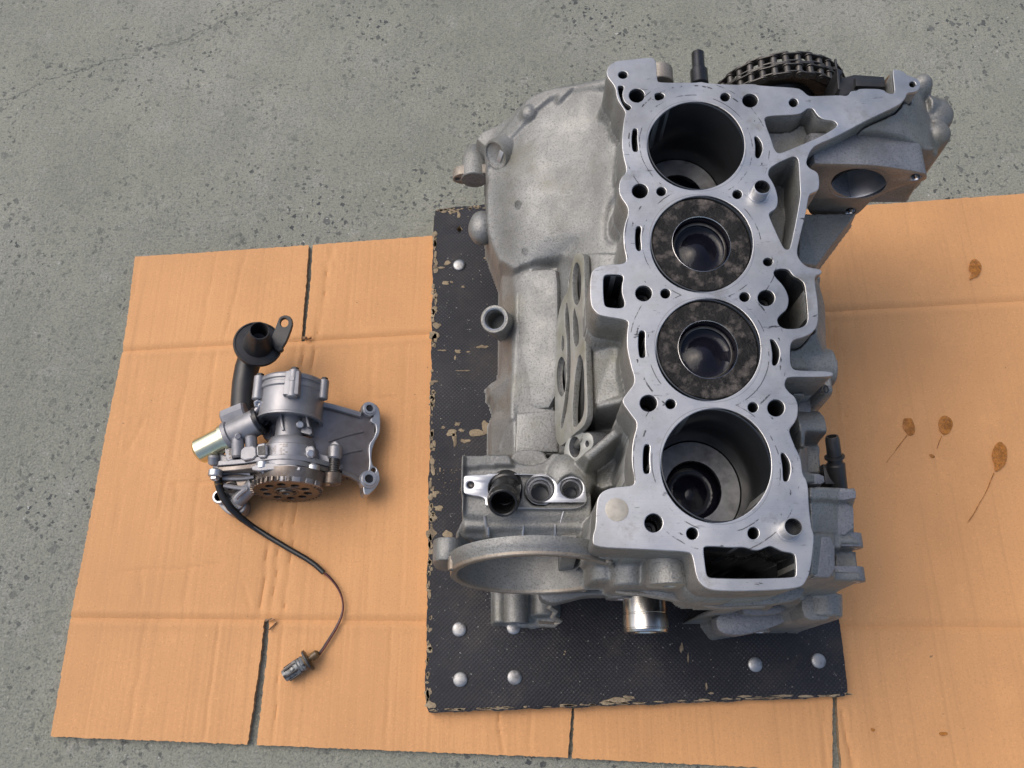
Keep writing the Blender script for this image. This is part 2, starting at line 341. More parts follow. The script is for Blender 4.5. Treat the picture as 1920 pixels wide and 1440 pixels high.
# ================================================================ CARDBOARD
CZ = .0072
def hnoise(x, y, s, k=0):
    return (math.sin(x*s*1.7+k*2.1+math.sin(y*s*1.3+k))+math.sin(y*s*2.3-k*1.3+math.sin(x*s*.9+k*3)))*.5
def resample(pts, n):
    P = [np.array(p) for p in pts]; d = [0]
    for i in range(len(P)-1): d.append(d[-1]+np.linalg.norm(P[i+1]-P[i]))
    out = []
    for t in np.linspace(0, d[-1], n):
        i = max(0, min(len(P)-2, int(np.searchsorted(d, t)-1))); f = (t-d[i])/max(1e-9, d[i+1]-d[i]); out.append(P[i]*(1-f)+P[i+1]*f)
    return out
card_frame = Frame(G.at(800, 900, 0), (1, 0, 0), (0, 1, 0), (0, 0, 1))
card = thing('cardboard_sheet', 'large flattened corrugated cardboard box with slit flaps lying on the concrete', 'cardboard', card_frame)
def sheet(name, left, right, nu, nv, crease_top=False, crease_bot=False, grooves=(), seed=0, lift=0.0, label=None, zoff=0.0):
    seed = 1
    """left / right: edge polylines (pixels on the sheet's plane), both running top to bottom"""
    Lp = resample([G.un(x, y, CZ) for x, y in left], nv); Rp = resample([G.un(x, y, CZ) for x, y in right], nv)
    V = []; Fc = []
    gl = [(G.un(*a, CZ), G.un(*b_, CZ), wd, dp) for a, b_, wd, dp in grooves]
    for j in range(nv):
        for i in range(nu):
            s = i/(nu-1); t = j/(nv-1); p = Lp[j]*(1-s)+Rp[j]*s; x, y = p
            z = CZ+zoff+.0007*hnoise(x, y, 9, seed)+.0003*hnoise(x, y, 31, seed)+lift*abs(2*t-1)
            z += .00007*math.sin(x*900+2*hnoise(x, y, 6, 2))
            L1 = np.linalg.norm(Rp[j]-Lp[j]); H1 = abs(Lp[0][1]-Lp[-1][1])
            if crease_top: z -= .0016*math.exp(-(t*H1/.0030)**2)-.0009*math.exp(-((t*H1-.007)/.004)**2)
            if crease_bot: z -= .0016*math.exp(-((1-t)*H1/.0030)**2)-.0009*math.exp(-(((1-t)*H1-.007)/.004)**2)
            for a, bb, wd, dp in gl:
                ax, ay = a; bx, by = bb; ln = math.hypot(bx-ax, by-ay); tt = ((x-ax)*(bx-ax)+(y-ay)*(by-ay))/ln/ln
                if -.02 < tt < 1.02:
                    dd = ((x-ax)*(by-ay)-(y-ay)*(bx-ax))/ln+.0012*hnoise(x, y, 60, seed+3)
                    z -= 1.5*dp*math.exp(-(dd/wd)**2)*min(1, (tt+.02)/.06, (1.02-tt)/.06)
            jx = jy = 0
            if i in (0, nu-1): jx = .0006*random.uniform(-1, 1)
            if j in (0, nv-1) and not ((j == 0 and crease_top) or (j == nv-1 and crease_bot)): jy = .0005*random.uniform(-1, 1)
            V.append((x+jx, y+jy, z))
    n0 = len(V)
    for j in range(nv-1):
        for i in range(nu-1): Fc.append((j*nu+i, (j+1)*nu+i, (j+1)*nu+i+1, j*nu+i+1))
    ring = list(range(nu))+[j*nu+nu-1 for j in range(1, nv)]+[(nv-1)*nu+i for i in range(nu-2, -1, -1)]+[j*nu for j in range(nv-2, 0, -1)]
    V += [(V[i][0], V[i][1], V[i][2]-.0066) for i in ring]; k = len(ring); mi = [0]*len(Fc)
    for q in range(k): Fc.append((ring[q], ring[(q+1) % k], n0+(q+1) % k, n0+q)); mi.append(1)
    me = mesh(name, V, Fc); finish(me, ['card', 'card_edge'], 0); me.polygons.foreach_set('material_index', mi)
    me.polygons.foreach_set('use_smooth', [True]*len(me.polygons)); me.set_sharp_from_angle(angle=R(50))
    return part(card, name, me, label)
fold_l = [((569+dx, 642), (503+dx*1.25, 1163), .0016, .0011) for dx in (-14, 3, 22)]
fold_r = [((1562+dx, 580), (1588+dx, 1176), .0016, .0010) for dx in (0, 16)]
lines = [((404, 655), (345, 1155), .0012, .0006), ((365, 650), (290, 1000), .0014, .0006), ((265, 680), (215, 1000), .0012, .0005),
         ((1668, 600), (1690, 860), .0014, .0007), ((420, 1060), (215, 1075), .0015, .0007), ((455, 1090), (475, 1150), .0012, .0008), ((350, 1095), (300, 1098), .001, .0004),
         ((700, 640), (690, 1160), .0014, .0005), ((760, 640), (752, 1160), .0014, .0004)]
for k in range(26):
    x0, y0 = random.uniform(240, 780) if k < 16 else random.uniform(1620, 1900), random.uniform(690, 1130); a_ = random.choice((0, 1.57, 1.5, random.uniform(0, 3))); l_ = random.uniform(15, 90)
    lines.append(((x0, y0), (x0+l_*math.cos(a_), y0+l_*math.sin(a_)), random.uniform(.0009, .002), random.uniform(.0003, .0009)))
body = sheet('body_panel', [(230, 658), (200, 800), (167, 985), (133, 1158)], [(2300, 542), (2300, 1180)], 420, 130, True, True, fold_l+fold_r+lines, 1)
sheet('flap', [(253, 482), (243, 570), (230, 658)], [(579, 459), (573, 540), (565, 639.2)], 90, 40, False, True, [((462, 468), (420, 645), .0013, .0006), ((405, 472), (375, 645), .0014, .0006), ((265, 482), (250, 560), .001, .0005)], 2)
sheet('flap', [(587, 458.5), (581, 540), (571, 638.9)], [(2300, 336), (2300, 542)], 300, 40, False, True, [((1705, 372), (1712, 470), .001, .0005), ((1835, 362), (1835, 390), .001, .0005), ((1556, 470), (1561, 580), .0016, .0010), ((622, 460), (596, 635), .0016, .0013), ((640, 458), (618, 560), .0012, .0006), ((668, 455), (648, 630), .0012, .0005)], 3)
sheet('flap', [(133, 1158), (95, 1381)], [(496, 1161.7), (487, 1240), (464, 1396)], 100, 50, True, False, [((275, 1165), (240, 1385), .0015, .0005), ((410, 1165), (380, 1390), .0015, .0006)], 5)
sheet('flap', [(505, 1161.8), (499, 1245), (481, 1397)], [(1075, 1167.6), (1072, 1330), (1064, 1421)], 140, 50, True, False, [((531, 1168), (510, 1396), .0014, .0008), ((940, 1170), (935, 1345), .0016, .0012), ((935, 1345), (942, 1412), .0013, .001), ((998, 1170), (994, 1410), .0016, .0006), ((735, 1168), (722, 1405), .0013, .0005), ((850, 1168), (845, 1405), .0013, .0005)], 6)
sheet('flap', [(1081, 1167.6), (1077, 1330), (1073, 1422)], [(1560, 1172.5), (1561, 1315), (1561, 1446)], 110, 50, True, False, [((1545, 1320), (1548, 1445), .0013, .0007)], 7)
sheet('flap', [(1568, 1172.6), (1570, 1330), (1579, 1470)], [(2300, 1180), (2300, 1520)], 150, 50, True, False, [((1580, 1330), (1600, 1450), .0018, .0016), ((1596, 1320), (1604, 1450), .0012, .0008)], 8)
for pts, z0 in (([(497, 1166), (503, 1160), (510, 1158), (515, 1163), (513, 1172), (507, 1180)], CZ+.003), ([(567, 636), (572, 632), (578, 636), (584, 634)], CZ+.002)):
    mb = MB(); P_ = [np.array(G.at(x, y, z0)) for x, y in pts]; V_ = []; F_ = []
    for i, p in enumerate(P_): V_ += [p+np.array([0, 0, -.002]), p+np.array([.003*math.sin(i*2.1), .003*math.cos(i*1.7), .002+.0015*math.sin(i*3.)])]
    for i in range(len(P_)-1): F_.append((2*i, 2*i+1, 2*i+3, 2*i+2))
    mb.add(V_, F_); mb.build(card, 'torn_paper', 'card_edge', 0)
# oil drips with run lines
def blob(pts, z, jit=2.2, parent=card, name='oil_stain', mat='stain'):
    q = chaikin([(x+random.uniform(-jit, jit), y+random.uniform(-jit, jit)) for x, y in pts], 2)
    mb = MB(); mb.plate(Frame(G.o, G.ex, G.ey, G.ez), [[G.un(x, y, z) for x, y in q]], z, .0005, .00012); return mb.build(parent, name, mat)
SZ = CZ+.0016
def run(pts, w0): 
    Lq = []; Rq = []
    for i, (x, y) in enumerate(pts):
        w_ = w0*(1-.6*i/len(pts))*random.uniform(.6, 1.2); Lq.append((x-w_, y)); Rq.append((x+w_, y))
    return Lq+Rq[::-1]
blob([(1818, 487), (1828, 485), (1838, 490), (1840, 503), (1836, 516), (1826, 521), (1818, 524), (1820, 512), (1815, 505)], SZ)
blob([(1692, 786), (1700, 781), (1712, 785), (1717, 798), (1714, 812), (1704, 818), (1697, 812), (1694, 800)], SZ)
blob(run([(1701, 816), (1692, 828), (1685, 836), (1676, 850), (1668, 859), (1662, 868)], 1.5), SZ, .5)
blob([(1764, 782), (1774, 778), (1783, 784), (1786, 797), (1781, 810), (1770, 816), (1764, 806), (1761, 794)], SZ)
blob(run([(1766, 817), (1761, 828), (1757, 842)], 1.0), SZ, .4)
blob([(1742, 851), (1752, 853), (1754, 858), (1746, 858)], SZ, .5)
blob([(1866, 832), (1876, 828), (1886, 836), (1891, 852), (1886, 868), (1876, 880), (1864, 886), (1866, 872), (1860, 856)], SZ, 1.8)
blob(run([(1864, 886), (1858, 900), (1853, 914), (1845, 930), (1836, 944), (1827, 962), (1815, 979)], 1.6), SZ, .5)
blob([(1632, 1364), (1642, 1366), (1640, 1372), (1634, 1370)], SZ, .8); blob([(1760, 1374), (1776, 1372), (1778, 1378), (1764, 1380)], SZ, .8)

# ================================================================ PLYWOOD BOARD
BZ = .0200
bcorn = [(813, 391), (1464, 340), (1593, 1306), (797, 1337)]
bpoly = [G.un(x, y, BZ) for x, y in bcorn]
bframe = Frame(G.at(1150, 850, CZ+.002), (1, 0, 0), (0, 1, 0), (0, 0, 1))
board = thing('plywood_board', 'worn black film-faced plywood board with steel rivets lying under the engine block', 'board', bframe)
edge = []
for i in range(4):
    a = np.array(bpoly[i]); c2 = np.array(bpoly[(i+1) % 4]); n_ = 160
    d = (c2-a)/np.linalg.norm(c2-a); nrm = np.array([d[1], -d[0]])
    for k in range(n_):
        f = k/n_; amp = .0009 if i != 1 else .0004
        jj = amp*(random.uniform(-1, 1)*.6+hnoise(k*.13, i*3.0, 2, i))
        cr = .004*math.exp(-min(f, 1-f)*120)
        ctr = np.array(bpoly).mean(0)-a-(c2-a)*f; edge.append(tuple(a+(c2-a)*f+nrm*jj+ctr/np.linalg.norm(ctr)*cr))
holepx = [G.un(x, y, BZ) for x, y in [(856, 428), (862, 423), (867, 430), (861, 437)]]
mb = MB(); mb.plate(G, [edge, holepx], BZ, .0125, .0006, 0, 1); mb.build(board, 'panel', ['board', 'wood'])
for px, py in [(861, 497), (861, 1180), (963, 1176), (863, 1274), (965, 1270), (1416, 1246), (1535, 1239)]:
    mb = MB(); fr = Frame(G.at(px, py, BZ+.0005), G.ex, G.ey, G.ez); rr = .0076
    a_ = random.uniform(0, 6); tx, ty = .05*math.cos(a_), .05*math.sin(a_); ezt = np.array([tx, ty, 1.]); ezt /= np.linalg.norm(ezt)
    ext = np.cross([0, 1, 0], ezt); ext /= np.linalg.norm(ext); fr = Frame(fr.o, ext, np.cross(ezt, ext), ezt)
    mb.lathe(fr, [(rr*1.02, -.001), (rr, .0006), (rr*.92, .0012), (rr*.6, .0018), (rr*.25, .0021), (0, .0022)], 24)
    mb.build(board, 'rivet', 'rivet', 60)
# chips of bare wood where the film has gone: rim and scars
def scar(cx, cy, rx, ry, n=11, rough=.45):
    pts = []
    for i in range(n):
        a = 2*math.pi*i/n; k = 1+random.uniform(-rough, rough); pts.append((cx+rx*k*math.cos(a), cy+ry*k*math.sin(a)))
    q = chaikin(pts, 1); mb.plate(G, [[G.un(x, y, BZ) for x, y in q]], BZ+.0004, .0006, .00015)
mb = MB()
for cx, cy, rx, ry in [(858, 795, 5, 4), (847, 812, 9, 6), (852, 823, 4, 12), (872, 827, 8, 4), (898, 812, 16, 6), (910, 800, 11, 10), (866, 808, 6, 4), (831, 802, 4, 3),
                       (922, 482, 12, 5), (838, 493, 7, 4), (826, 502, 10, 1.6), (836, 530, 7, 4), (847, 529, 3, 2), (869, 538, 3, 2), (905, 650, 10, 3), (858, 659, 6, 3), (878, 660, 4, 1.5), (853, 670, 2, 4), (830, 657, 8, 1.4),
                       (823, 952, 9, 5), (812, 970, 7, 9), (810, 1000, 10, 14), (838, 1003, 8, 7), (815, 925, 6, 6), (825, 880, 2, 4), (812, 630, 9, 7), (820, 610, 7, 5), (815, 580, 6, 6),
                       (870, 695, 13, 1.2), (1278, 1215, 3, 8), (1290, 1233, 1.3, 10), (1160, 1313, 26, 5), (1140, 1318, 16, 4), (1060, 1322, 12, 2), (1180, 1308, 12, 4), (1325, 1288, 2, 7), (1332, 1300, 5, 2), (1395, 1306, 14, 2), (1470, 1304, 20, 2), (858, 1265, 1.5, 1.5),
                       (803, 1300, 7, 9), (806, 1322, 10, 8), (1060, 1222, 1.6, 1.6), (1058, 1227, 1.4, 1.4), (860, 402, 4, 6), (852, 396, 8, 3), (845, 398, 5, 3)]:
    scar(cx, cy, rx, ry)
for k in range(105):
    y = random.uniform(395, 1330); x = 813-(y-391)*16/946; scar(x+abs(random.gauss(0, 3.2))+1.5, y, random.uniform(1.5, 5), random.uniform(2, 9), 8)
for k in range(60):
    f = random.random(); x = 797+796*f; y = 1337-31*f; scar(x, y-3-abs(random.gauss(0, 1.2)), random.uniform(4, 14), random.uniform(.8, 2.2), 8)
for k in range(26):
    f = random.random(); scar(816+92*f, 393-8*f+random.uniform(1, 5), random.uniform(2, 6), random.uniform(1, 2.5), 7)
for k in range(70): scar(random.uniform(815, 925), random.uniform(860, 930), .9, .9, 5, .3)
o = mb.build(board, 'bare_wood_patches', 'wood', label='tan bare wood showing where the black film has worn off'); o['kind'] = 'stuff'
mb = MB()
for k in range(330):
    x, y = random.uniform(815, 1575), random.uniform(400, 1320); s_ = random.uniform(.3, .9); scar(x, y, s_, s_*random.uniform(.6, 1.4), 5, .3)
o = mb.build(board, 'dust_specks', 'dust'); o['kind'] = 'stuff'

# ================================================================ ENGINE BLOCK
BASE = -.290
eframe = B.moved(0, 0, BASE)
eng = thing('engine_block', 'bare grey cast aluminium four cylinder engine block standing on the black board', 'engine block', eframe)
deck_out = [(1136.7, 134), (1142, 121.7), (1155, 114), (1174, 112), (1203, 109), (1230, 106.5), (1232, 150), (1236.7, 154.6), (1303, 155), (1314, 153), (1328, 156), (1384.6, 159), (1393, 157), (1416, 157.5), (1422, 160), (1495, 164.4), (1505, 169.6), (1514, 178),
    (1520, 180.4), (1576, 178), (1586.7, 180), (1593, 176), (1595, 170.6), (1607.5, 169.6), (1611.7, 165.8), (1655, 166.5), (1664, 174.8), (1677, 176), (1677, 165), (1673, 130), (1682.5, 130), (1695, 134), (1700, 140.4), (1720, 146.7), (1727, 157), (1724, 167.5), (1716, 172.7), (1701, 173.8), (1698, 184), (1686.7, 196.7), (1628, 223.8), (1566, 257), (1530, 271.7), (1520, 282), (1513.7, 296.7), (1511.7, 307), (1518, 315.4), (1533.5, 322.7), (1536.7, 338), (1535.6, 357), (1519, 363), (1516, 370),
    (1511, 400), (1501, 440), (1493.5, 474), (1501, 490), (1515, 501), (1540, 504.6), (1541.5, 513), (1528, 517), (1529, 538), (1533, 559), (1535, 596), (1532, 613), (1521.7, 625.4), (1505, 632.7), (1488, 637), (1481.7, 646.7), (1482, 681.7), (1486.7, 691.7), (1496.7, 694.7), (1561, 696), (1563, 706), (1520, 707), (1478, 706.7), (1473, 713), (1471, 724), (1480, 736), (1490, 743), (1496.7, 758), (1496, 780), (1490, 793), (1480, 805), (1481, 813), (1489.6, 835), (1502, 860), (1505, 889.6), (1512.5, 900), (1515.6, 916.7), (1516.7, 950), (1522, 991.7), (1526, 1000), (1526, 1018.7), (1521, 1060), (1516.7, 1079), (1509, 1093.5), (1501, 1101), (1467.5, 1106), (1384, 1109), (1334, 1107), (1317.5, 1098.7), (1306, 1084), (1298.7, 1042.5), (1293, 1035), (1226, 1031), (1132, 1027), (1115, 1022.7), (1111, 1017), (1112, 1001), (1116.7, 990), (1118.7, 938), (1127, 923), (1146, 914), (1187.5, 911), (1190.6, 900), (1184, 869), (1185.4, 829.6), (1196, 794), (1183, 777.5), (1165, 752), (1174, 739), (1192, 716), (1182.5, 685), (1175, 649.6), (1176, 620), (1179, 603.7), (1170, 598.5), (1132.5, 593), (1119, 588), (1106.7, 571.7), (1106.7, 515), (1115, 503), (1131.7, 496.7), (1169, 494.6), (1175.4, 488), (1169, 459), (1169, 428), (1180.6, 392.5), (1161.7, 367), (1160, 350), (1163.7, 334), (1176, 321.7), (1169, 294.6), (1165.4, 267.5), (1170, 221.7), (1174, 211), (1156.5, 186), (1154, 163), (1138.7, 144.6)]
bores = [(1305, 273.3, 88, 80), (1315.8, 457.5, 92.7, 87.5), (1328, 655.7, 94.8, 92.7), (1342.7, 873, 100, 103.7)]
round_holes = [(1194, 179, 14.6, 12.9), (1406.5, 188.3, 14.6, 12.7), (1200, 358, 15, 13.7), (1359.6, 182, 9, 8), (1487.7, 192.5, 8.4, 8), (1240, 359, 9, 8.4), (1382.5, 364.4, 9, 8.4), (1168, 140.4, 8.7, 7), (1207, 550, 15.6, 14.6), (1247.7, 550.4, 9.2, 9), (1396, 556.7, 9.5, 9), (1436.7, 558.7, 15.8, 15), (1440, 491, 9, 7.8), (1216, 756, 16.2, 15.7), (1257.5, 757.5, 9.6, 9.3), (1411.7, 763.7, 9.6, 9.6), (1455, 765, 16, 15.8), (1225.6, 980.6, 17, 17.6), (1298, 1000.4, 11, 11.6), (1412.5, 999.8, 10.5, 11.4), (1711, 158, 6, 5.5)]
odd = [zz(1120, 80, 4.8, [(515, 460), (560, 447), (600, 465), (605, 490), (585, 508), (545, 520), (520, 510)]),
       zz(1120, 80, 4.8, [(318, 773), (362, 770), (358, 870), (370, 970), (350, 983), (318, 975), (308, 880)]),
       zz(1120, 80, 4.8, [(1410, 845), (1440, 843), (1480, 900), (1490, 960), (1465, 1030), (1440, 1042), (1420, 1020), (1425, 930)]),
       zz(1120, 340, 4.8, [(350, 404), (398, 404), (385, 510), (398, 615), (370, 630), (346, 600), (340, 500)]),
       zz(1120, 560, 4.8, [(375, 288), (433, 288), (426, 400), (437, 520), (410, 534), (378, 525), (367, 410)]),
       zz(1120, 560, 4.8, [(1552, 363), (1592, 370), (1632, 440), (1643, 500), (1625, 580), (1600, 604), (1573, 595), (1578, 500), (1565, 420)]),
       zz(1100, 740, 4.8, [(518, 448), (573, 448), (560, 560), (570, 700), (540, 714), (510, 700), (506, 570)]),
       zz(1100, 740, 4.8, [(1743, 528), (1777, 523), (1827, 600), (1837, 680), (1815, 770), (1790, 784), (1768, 770), (1765, 650)]),
       zz(1120, 80, 4.8, [(180, 385), (245, 388), (222, 460), (240, 535), (315, 580), (272, 618), (222, 545), (196, 470)])]
rect_l = zz(1120, 340, 4.8, [(75, 838), (220, 840), (237, 870), (220, 930), (220, 1010), (247, 1090), (240, 1130), (200, 1143), (80, 1132), (62, 1100), (54, 1000), (54, 870)])
kidney = zz(1120, 340, 4.8, [(1583, 810), (1640, 785), (1720, 790), (1760, 850), (1820, 880), (1865, 920), (1880, 1050), (1897, 1250), (1870, 1300), (1800, 1327), (1680, 1327), (1630, 1290), (1618, 1240), (1650, 1200), (1710, 1150), (1727, 1060), (1700, 980), (1660, 920), (1600, 860)])
pocket1 = zz(1420, 80, 4.8, [(60, 670), (150, 655), (380, 645), (430, 610), (455, 590), (500, 590), (535, 650), (590, 690), (690, 700), (722, 735), (700, 770), (560, 850), (210, 997), (178, 990), (150, 950), (120, 850), (80, 750)])
pocket2 = [(1488, 292), (1496, 297), (1498, 310), (1500, 352), (1501, 365), (1493.5, 409), (1482, 464), (1478, 468), (1471.7, 467), (1465, 456.7), (1442.5, 406.7), (1442.5, 399), (1456, 391), (1459.5, 375), (1455, 354.6), (1448, 340), (1440, 328), (1443, 315), (1461, 304)]
rect_f = zz(1280, 980, 4.8, [(192, 213), (300, 214), (420, 224), (560, 219), (620, 245), (680, 251), (740, 226), (790, 208), (840, 230), (900, 260), (990, 274), (1015, 300), (1022, 470), (1000, 494), (600, 505), (260, 501), (218, 480), (205, 400), (188, 260)])
deckuv = chaikin(B.poly(deck_out), 2)
holes_uv = [chaikin(B.poly(q), 2) for q in odd+[rect_l, kidney, pocket1, pocket2, rect_f]]+[B.poly(ell(*q, 22)) for q in round_holes]
LR = 1.035
holes_uv += [B.poly(ell(x, y, rx*LR, ry*LR, 72)) for x, y, rx, ry in bores]

# deck material: milled face with gasket imprints round each bore
bore_uv = []
for x, y, rx, ry in bores:
    u0, v0 = B.un(x, y); a_ = (B.un(x+rx, y)[0]-B.un(x-rx, y)[0])/2; b_ = (B.un(x, y-ry)[1]-B.un(x, y+ry)[1])/2
    u0 = (B.un(x+rx, y)[0]+B.un(x-rx, y)[0])/2; v0 = (B.un(x, y-ry)[1]+B.un(x, y+ry)[1])/2
    bore_uv.append((u0, v0, a_, b_))
m, N, L, b = nodes('milled_deck'); M['deck'] = m
tc = N.new('ShaderNodeTexCoord'); v = tc.outputs['Object']; sx = N.new('ShaderNodeSeparateXYZ'); L.new(v, sx.inputs[0])
def el_dist(u0, v0, a_, b_):
    x_ = math_(N, L, 'DIVIDE', math_(N, L, 'SUBTRACT', sx.outputs[0], u0), a_); y_ = math_(N, L, 'DIVIDE', math_(N, L, 'SUBTRACT', sx.outputs[1], v0), b_)
    return math_(N, L, 'SQRT', math_(N, L, 'ADD', math_(N, L, 'MULTIPLY', x_, x_), math_(N, L, 'MULTIPLY', y_, y_)))
dmin = None
for q in bore_uv:
    d = el_dist(*q); dmin = d if dmin is None else math_(N, L, 'MINIMUM', dmin, d)
c = ramp(N, L, noise(N, L, v, 14, 5), [(.3, (.425, .427, .425)), (.7, (.545, .547, .545))])
mill = noise(N, L, coord(N, L, (26, 900, 1)), 1.0, 3)
c = mixc(N, L, ramp(N, L, mill, [(.35, .35), (.6, 0)]), c, (.44, .45, .47))
c = mixc(N, L, ramp(N, L, noise(N, L, v, 9, 7, .72), [(.44, 0), (.74, .85)]), c, (.27, .268, .255))
c = mixc(N, L, ramp(N, L, noise(N, L, v, 30, 6, .75), [(.58, 0), (.74, .55)]), c, (.20, .17, .11))
c = mixc(N, L, ramp(N, L, noise(N, L, v, 600, 2), [(.26, .6), (.36, 0)]), c, (.2, .2, .2))
wob = math_(N, L, 'MULTIPLY', math_(N, L, 'SUBTRACT', noise(N, L, v, 45, 3), .5), .05)
dw = math_(N, L, 'ADD', dmin, wob)
def band(d, r0, w_): return math_(N, L, 'LESS_THAN', math_(N, L, 'ABSOLUTE', math_(N, L, 'SUBTRACT', d, r0)), w_)
brk = ramp(N, L, noise(N, L, v, 38, 5, .7), [(.50, 0), (.55, 1)]); brk2 = ramp(N, L, noise(N, L, v, 70, 4, .7), [(.56, 0), (.60, 1)])
c = mixc(N, L, math_(N, L, 'MULTIPLY', band(dmin, 1.06, .006), .55), c, (.18, .18, .18))
c = mixc(N, L, math_(N, L, 'MULTIPLY', math_(N, L, 'MULTIPLY', band(dw, 1.20, .010), brk), .75), c, (.05, .05, .05))
c = mixc(N, L, math_(N, L, 'MULTIPLY', math_(N, L, 'MULTIPLY', band(dw, 1.43, .016), brk2), .85), c, (.045, .045, .045))
c = mixc(N, L, math_(N, L, 'MULTIPLY', math_(N, L, 'MULTIPLY', band(dw, 1.55, .010), brk), .75), c, (.06, .06, .055))
ang = noise(N, L, coord(N, L, (60, 240, 1)), 1.0, 3)
c = mixc(N, L, math_(N, L, 'MULTIPLY', ramp(N, L, ang, [(.655, 0), (.69, .9)]), ramp(N, L, noise(N, L, v, 20, 3), [(.45, 0), (.6, 1)])), c, (.06, .06, .06))
L.new(c, b.inputs['Base Color']); b.inputs['Metallic'].default_value = .9
L.new(ramp(N, L, noise(N, L, v, 25, 5), [(.3, .32), (.7, .56)]), b.inputs['Roughness'])
bump(N, L, b, mill, .2, .0004)
mb = MB(); mb.plate(B, [deckuv]+holes_uv, 0, .0035, .0006, 0, 0); mb.build(eng, 'deck_face', ['deck'], 16, label='bright milled gasket face round four bores')
mb = MB(); mb.plate(B, [deckuv]+holes_uv, -.0034, .044, .0002, 0)
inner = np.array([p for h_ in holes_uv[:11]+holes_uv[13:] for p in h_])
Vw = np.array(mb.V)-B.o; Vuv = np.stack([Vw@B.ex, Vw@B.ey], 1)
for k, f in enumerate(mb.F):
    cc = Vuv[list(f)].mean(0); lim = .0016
    if np.abs(inner-cc).max(1).min() < lim: mb.mi[k] = 1  # hole walls take the near-black tone, shade painted in
mb.build(eng, 'deck_wall', ['cast', 'well_shade'])

# ---- the casting below the deck: a relief raised region by region
RES = .00108; U0, U1, V0, V1 = -.262, .312, -.300, .345
nu = int((U1-U0)/RES); nv = int((V1-V0)/RES)
us = U0+RES*np.arange(nu); vs = V0+RES*np.arange(nv); UU, VV = np.meshgrid(us, vs)
BM = np.full((nv, nu), BASE)
def inside0(x0, x1, y0, y1, w_):
    a1 = B.un(x0, y1, w_/1000); a2 = B.un(x1, y0, w_/1000); return (UU > a1[0]) & (UU < a2[0]) & (VV > a1[1]) & (VV < a2[1])
BM[inside0(700, 948, 50, 850, -170)] = -.205; BM[inside0(1480, 1900, 50, 540, -100)] = -.128; BM[inside0(1535, 1900, 540, 1075, -60)] = -.120
BM[inside0(1089, 1345, 1050, 1300, -100)] = -.118
HF = BM.copy()
def inside(poly, sub=None):
    P = np.array(poly); ins = np.zeros(UU.shape, bool)
    x0, y0 = P.min(0); x1, y1 = P.max(0)
    i0 = max(0, int((x0-U0)/RES)-1); i1 = min(nu, int((x1-U0)/RES)+2); j0 = max(0, int((y0-V0)/RES)-1); j1 = min(nv, int((y1-V0)/RES)+2)
    X = UU[j0:j1, i0:i1]; Y = VV[j0:j1, i0:i1]; r = np.zeros(X.shape, bool)
    for k in range(len(P)):
        ax, ay = P[k]; bx, by = P[(k+1) % len(P)]
        if ay == by: continue
        cnd = ((ay > Y) != (by > Y)) & (X < (bx-ax)*(Y-ay)/(by-ay)+ax); r ^= cnd
    ins[j0:j1, i0:i1] = r; return ins
def H(pts, w_, mode='set'):
    w_ /= 1000; k = inside([B.un(x, y, w_) for x, y in pts])
    HF[k] = np.maximum(HF[k], w_) if mode == 'max' else w_
def Huv(poly, w_, mode='set'):
    k = inside(poly); HF[k] = np.maximum(HF[k], w_/1000) if mode == 'max' else (np.minimum(HF[k], w_/1000) if mode == 'min' else w_/1000)
def Hs(bnd, inner=(), mode='set'):
    pts = list(bnd)+list(inner); W_ = np.array([p[2]/1000 for p in pts]); P2 = [Vector(B.un(p[0], p[1], p[2]/1000)) for p in pts]
    vo, eo, fo, ov, oe, of = delaunay_2d_cdt(P2, [], [list(range(len(bnd)))], 1, 1e-7)
    wo = [W_[o[0]] if o else 0 for o in ov]
    acc = np.full(UU.shape, np.nan)
    for f in fo:
        A_, B_, C_ = [vo[i] for i in f[:3]]; wa, wb, wc = [wo[i] for i in f[:3]]
        den = (B_.y-C_.y)*(A_.x-C_.x)+(C_.x-B_.x)*(A_.y-C_.y)
        if abs(den) < 1e-12: continue
        i0 = max(0, int((min(A_.x, B_.x, C_.x)-U0)/RES)-1); i1 = min(nu, int((max(A_.x, B_.x, C_.x)-U0)/RES)+2)
        j0 = max(0, int((min(A_.y, B_.y, C_.y)-V0)/RES)-1); j1 = min(nv, int((max(A_.y, B_.y, C_.y)-V0)/RES)+2)
        X = UU[j0:j1, i0:i1]; Y = VV[j0:j1, i0:i1]
        l1 = ((B_.y-C_.y)*(X-C_.x)+(C_.x-B_.x)*(Y-C_.y))/den; l2 = ((C_.y-A_.y)*(X-C_.x)+(A_.x-C_.x)*(Y-C_.y))/den; l3 = 1-l1-l2
        k = (l1 > -1e-6) & (l2 > -1e-6) & (l3 > -1e-6); s_ = acc[j0:j1, i0:i1]; s_[k] = (l1*wa+l2*wb+l3*wc)[k]
    k = ~np.isnan(acc); HF[k] = np.maximum(HF[k], acc[k]) if mode == 'max' else acc[k]
def Hcyl(a, c2, r, mode='max'):
    """half round bar between two (px, py, w mm) axis points, radius mm"""
    r /= 1000; wa, wb = a[2]/1000, c2[2]/1000; pa = np.array(B.un(a[0], a[1], wa)); pb = np.array(B.un(c2[0], c2[1], wb)); d = pb-pa; ln2 = d.dot(d)
    t = ((UU-pa[0])*d[0]+(VV-pa[1])*d[1])/ln2; dist = np.abs((UU-pa[0])*d[1]-(VV-pa[1])*d[0])/math.sqrt(ln2)
    k = (t >= 0) & (t <= 1) & (dist < r); hh = wa+(wb-wa)*t+np.sqrt(np.maximum(r*r-dist*dist, 0)); HF[k] = np.maximum(HF[k], hh[k])
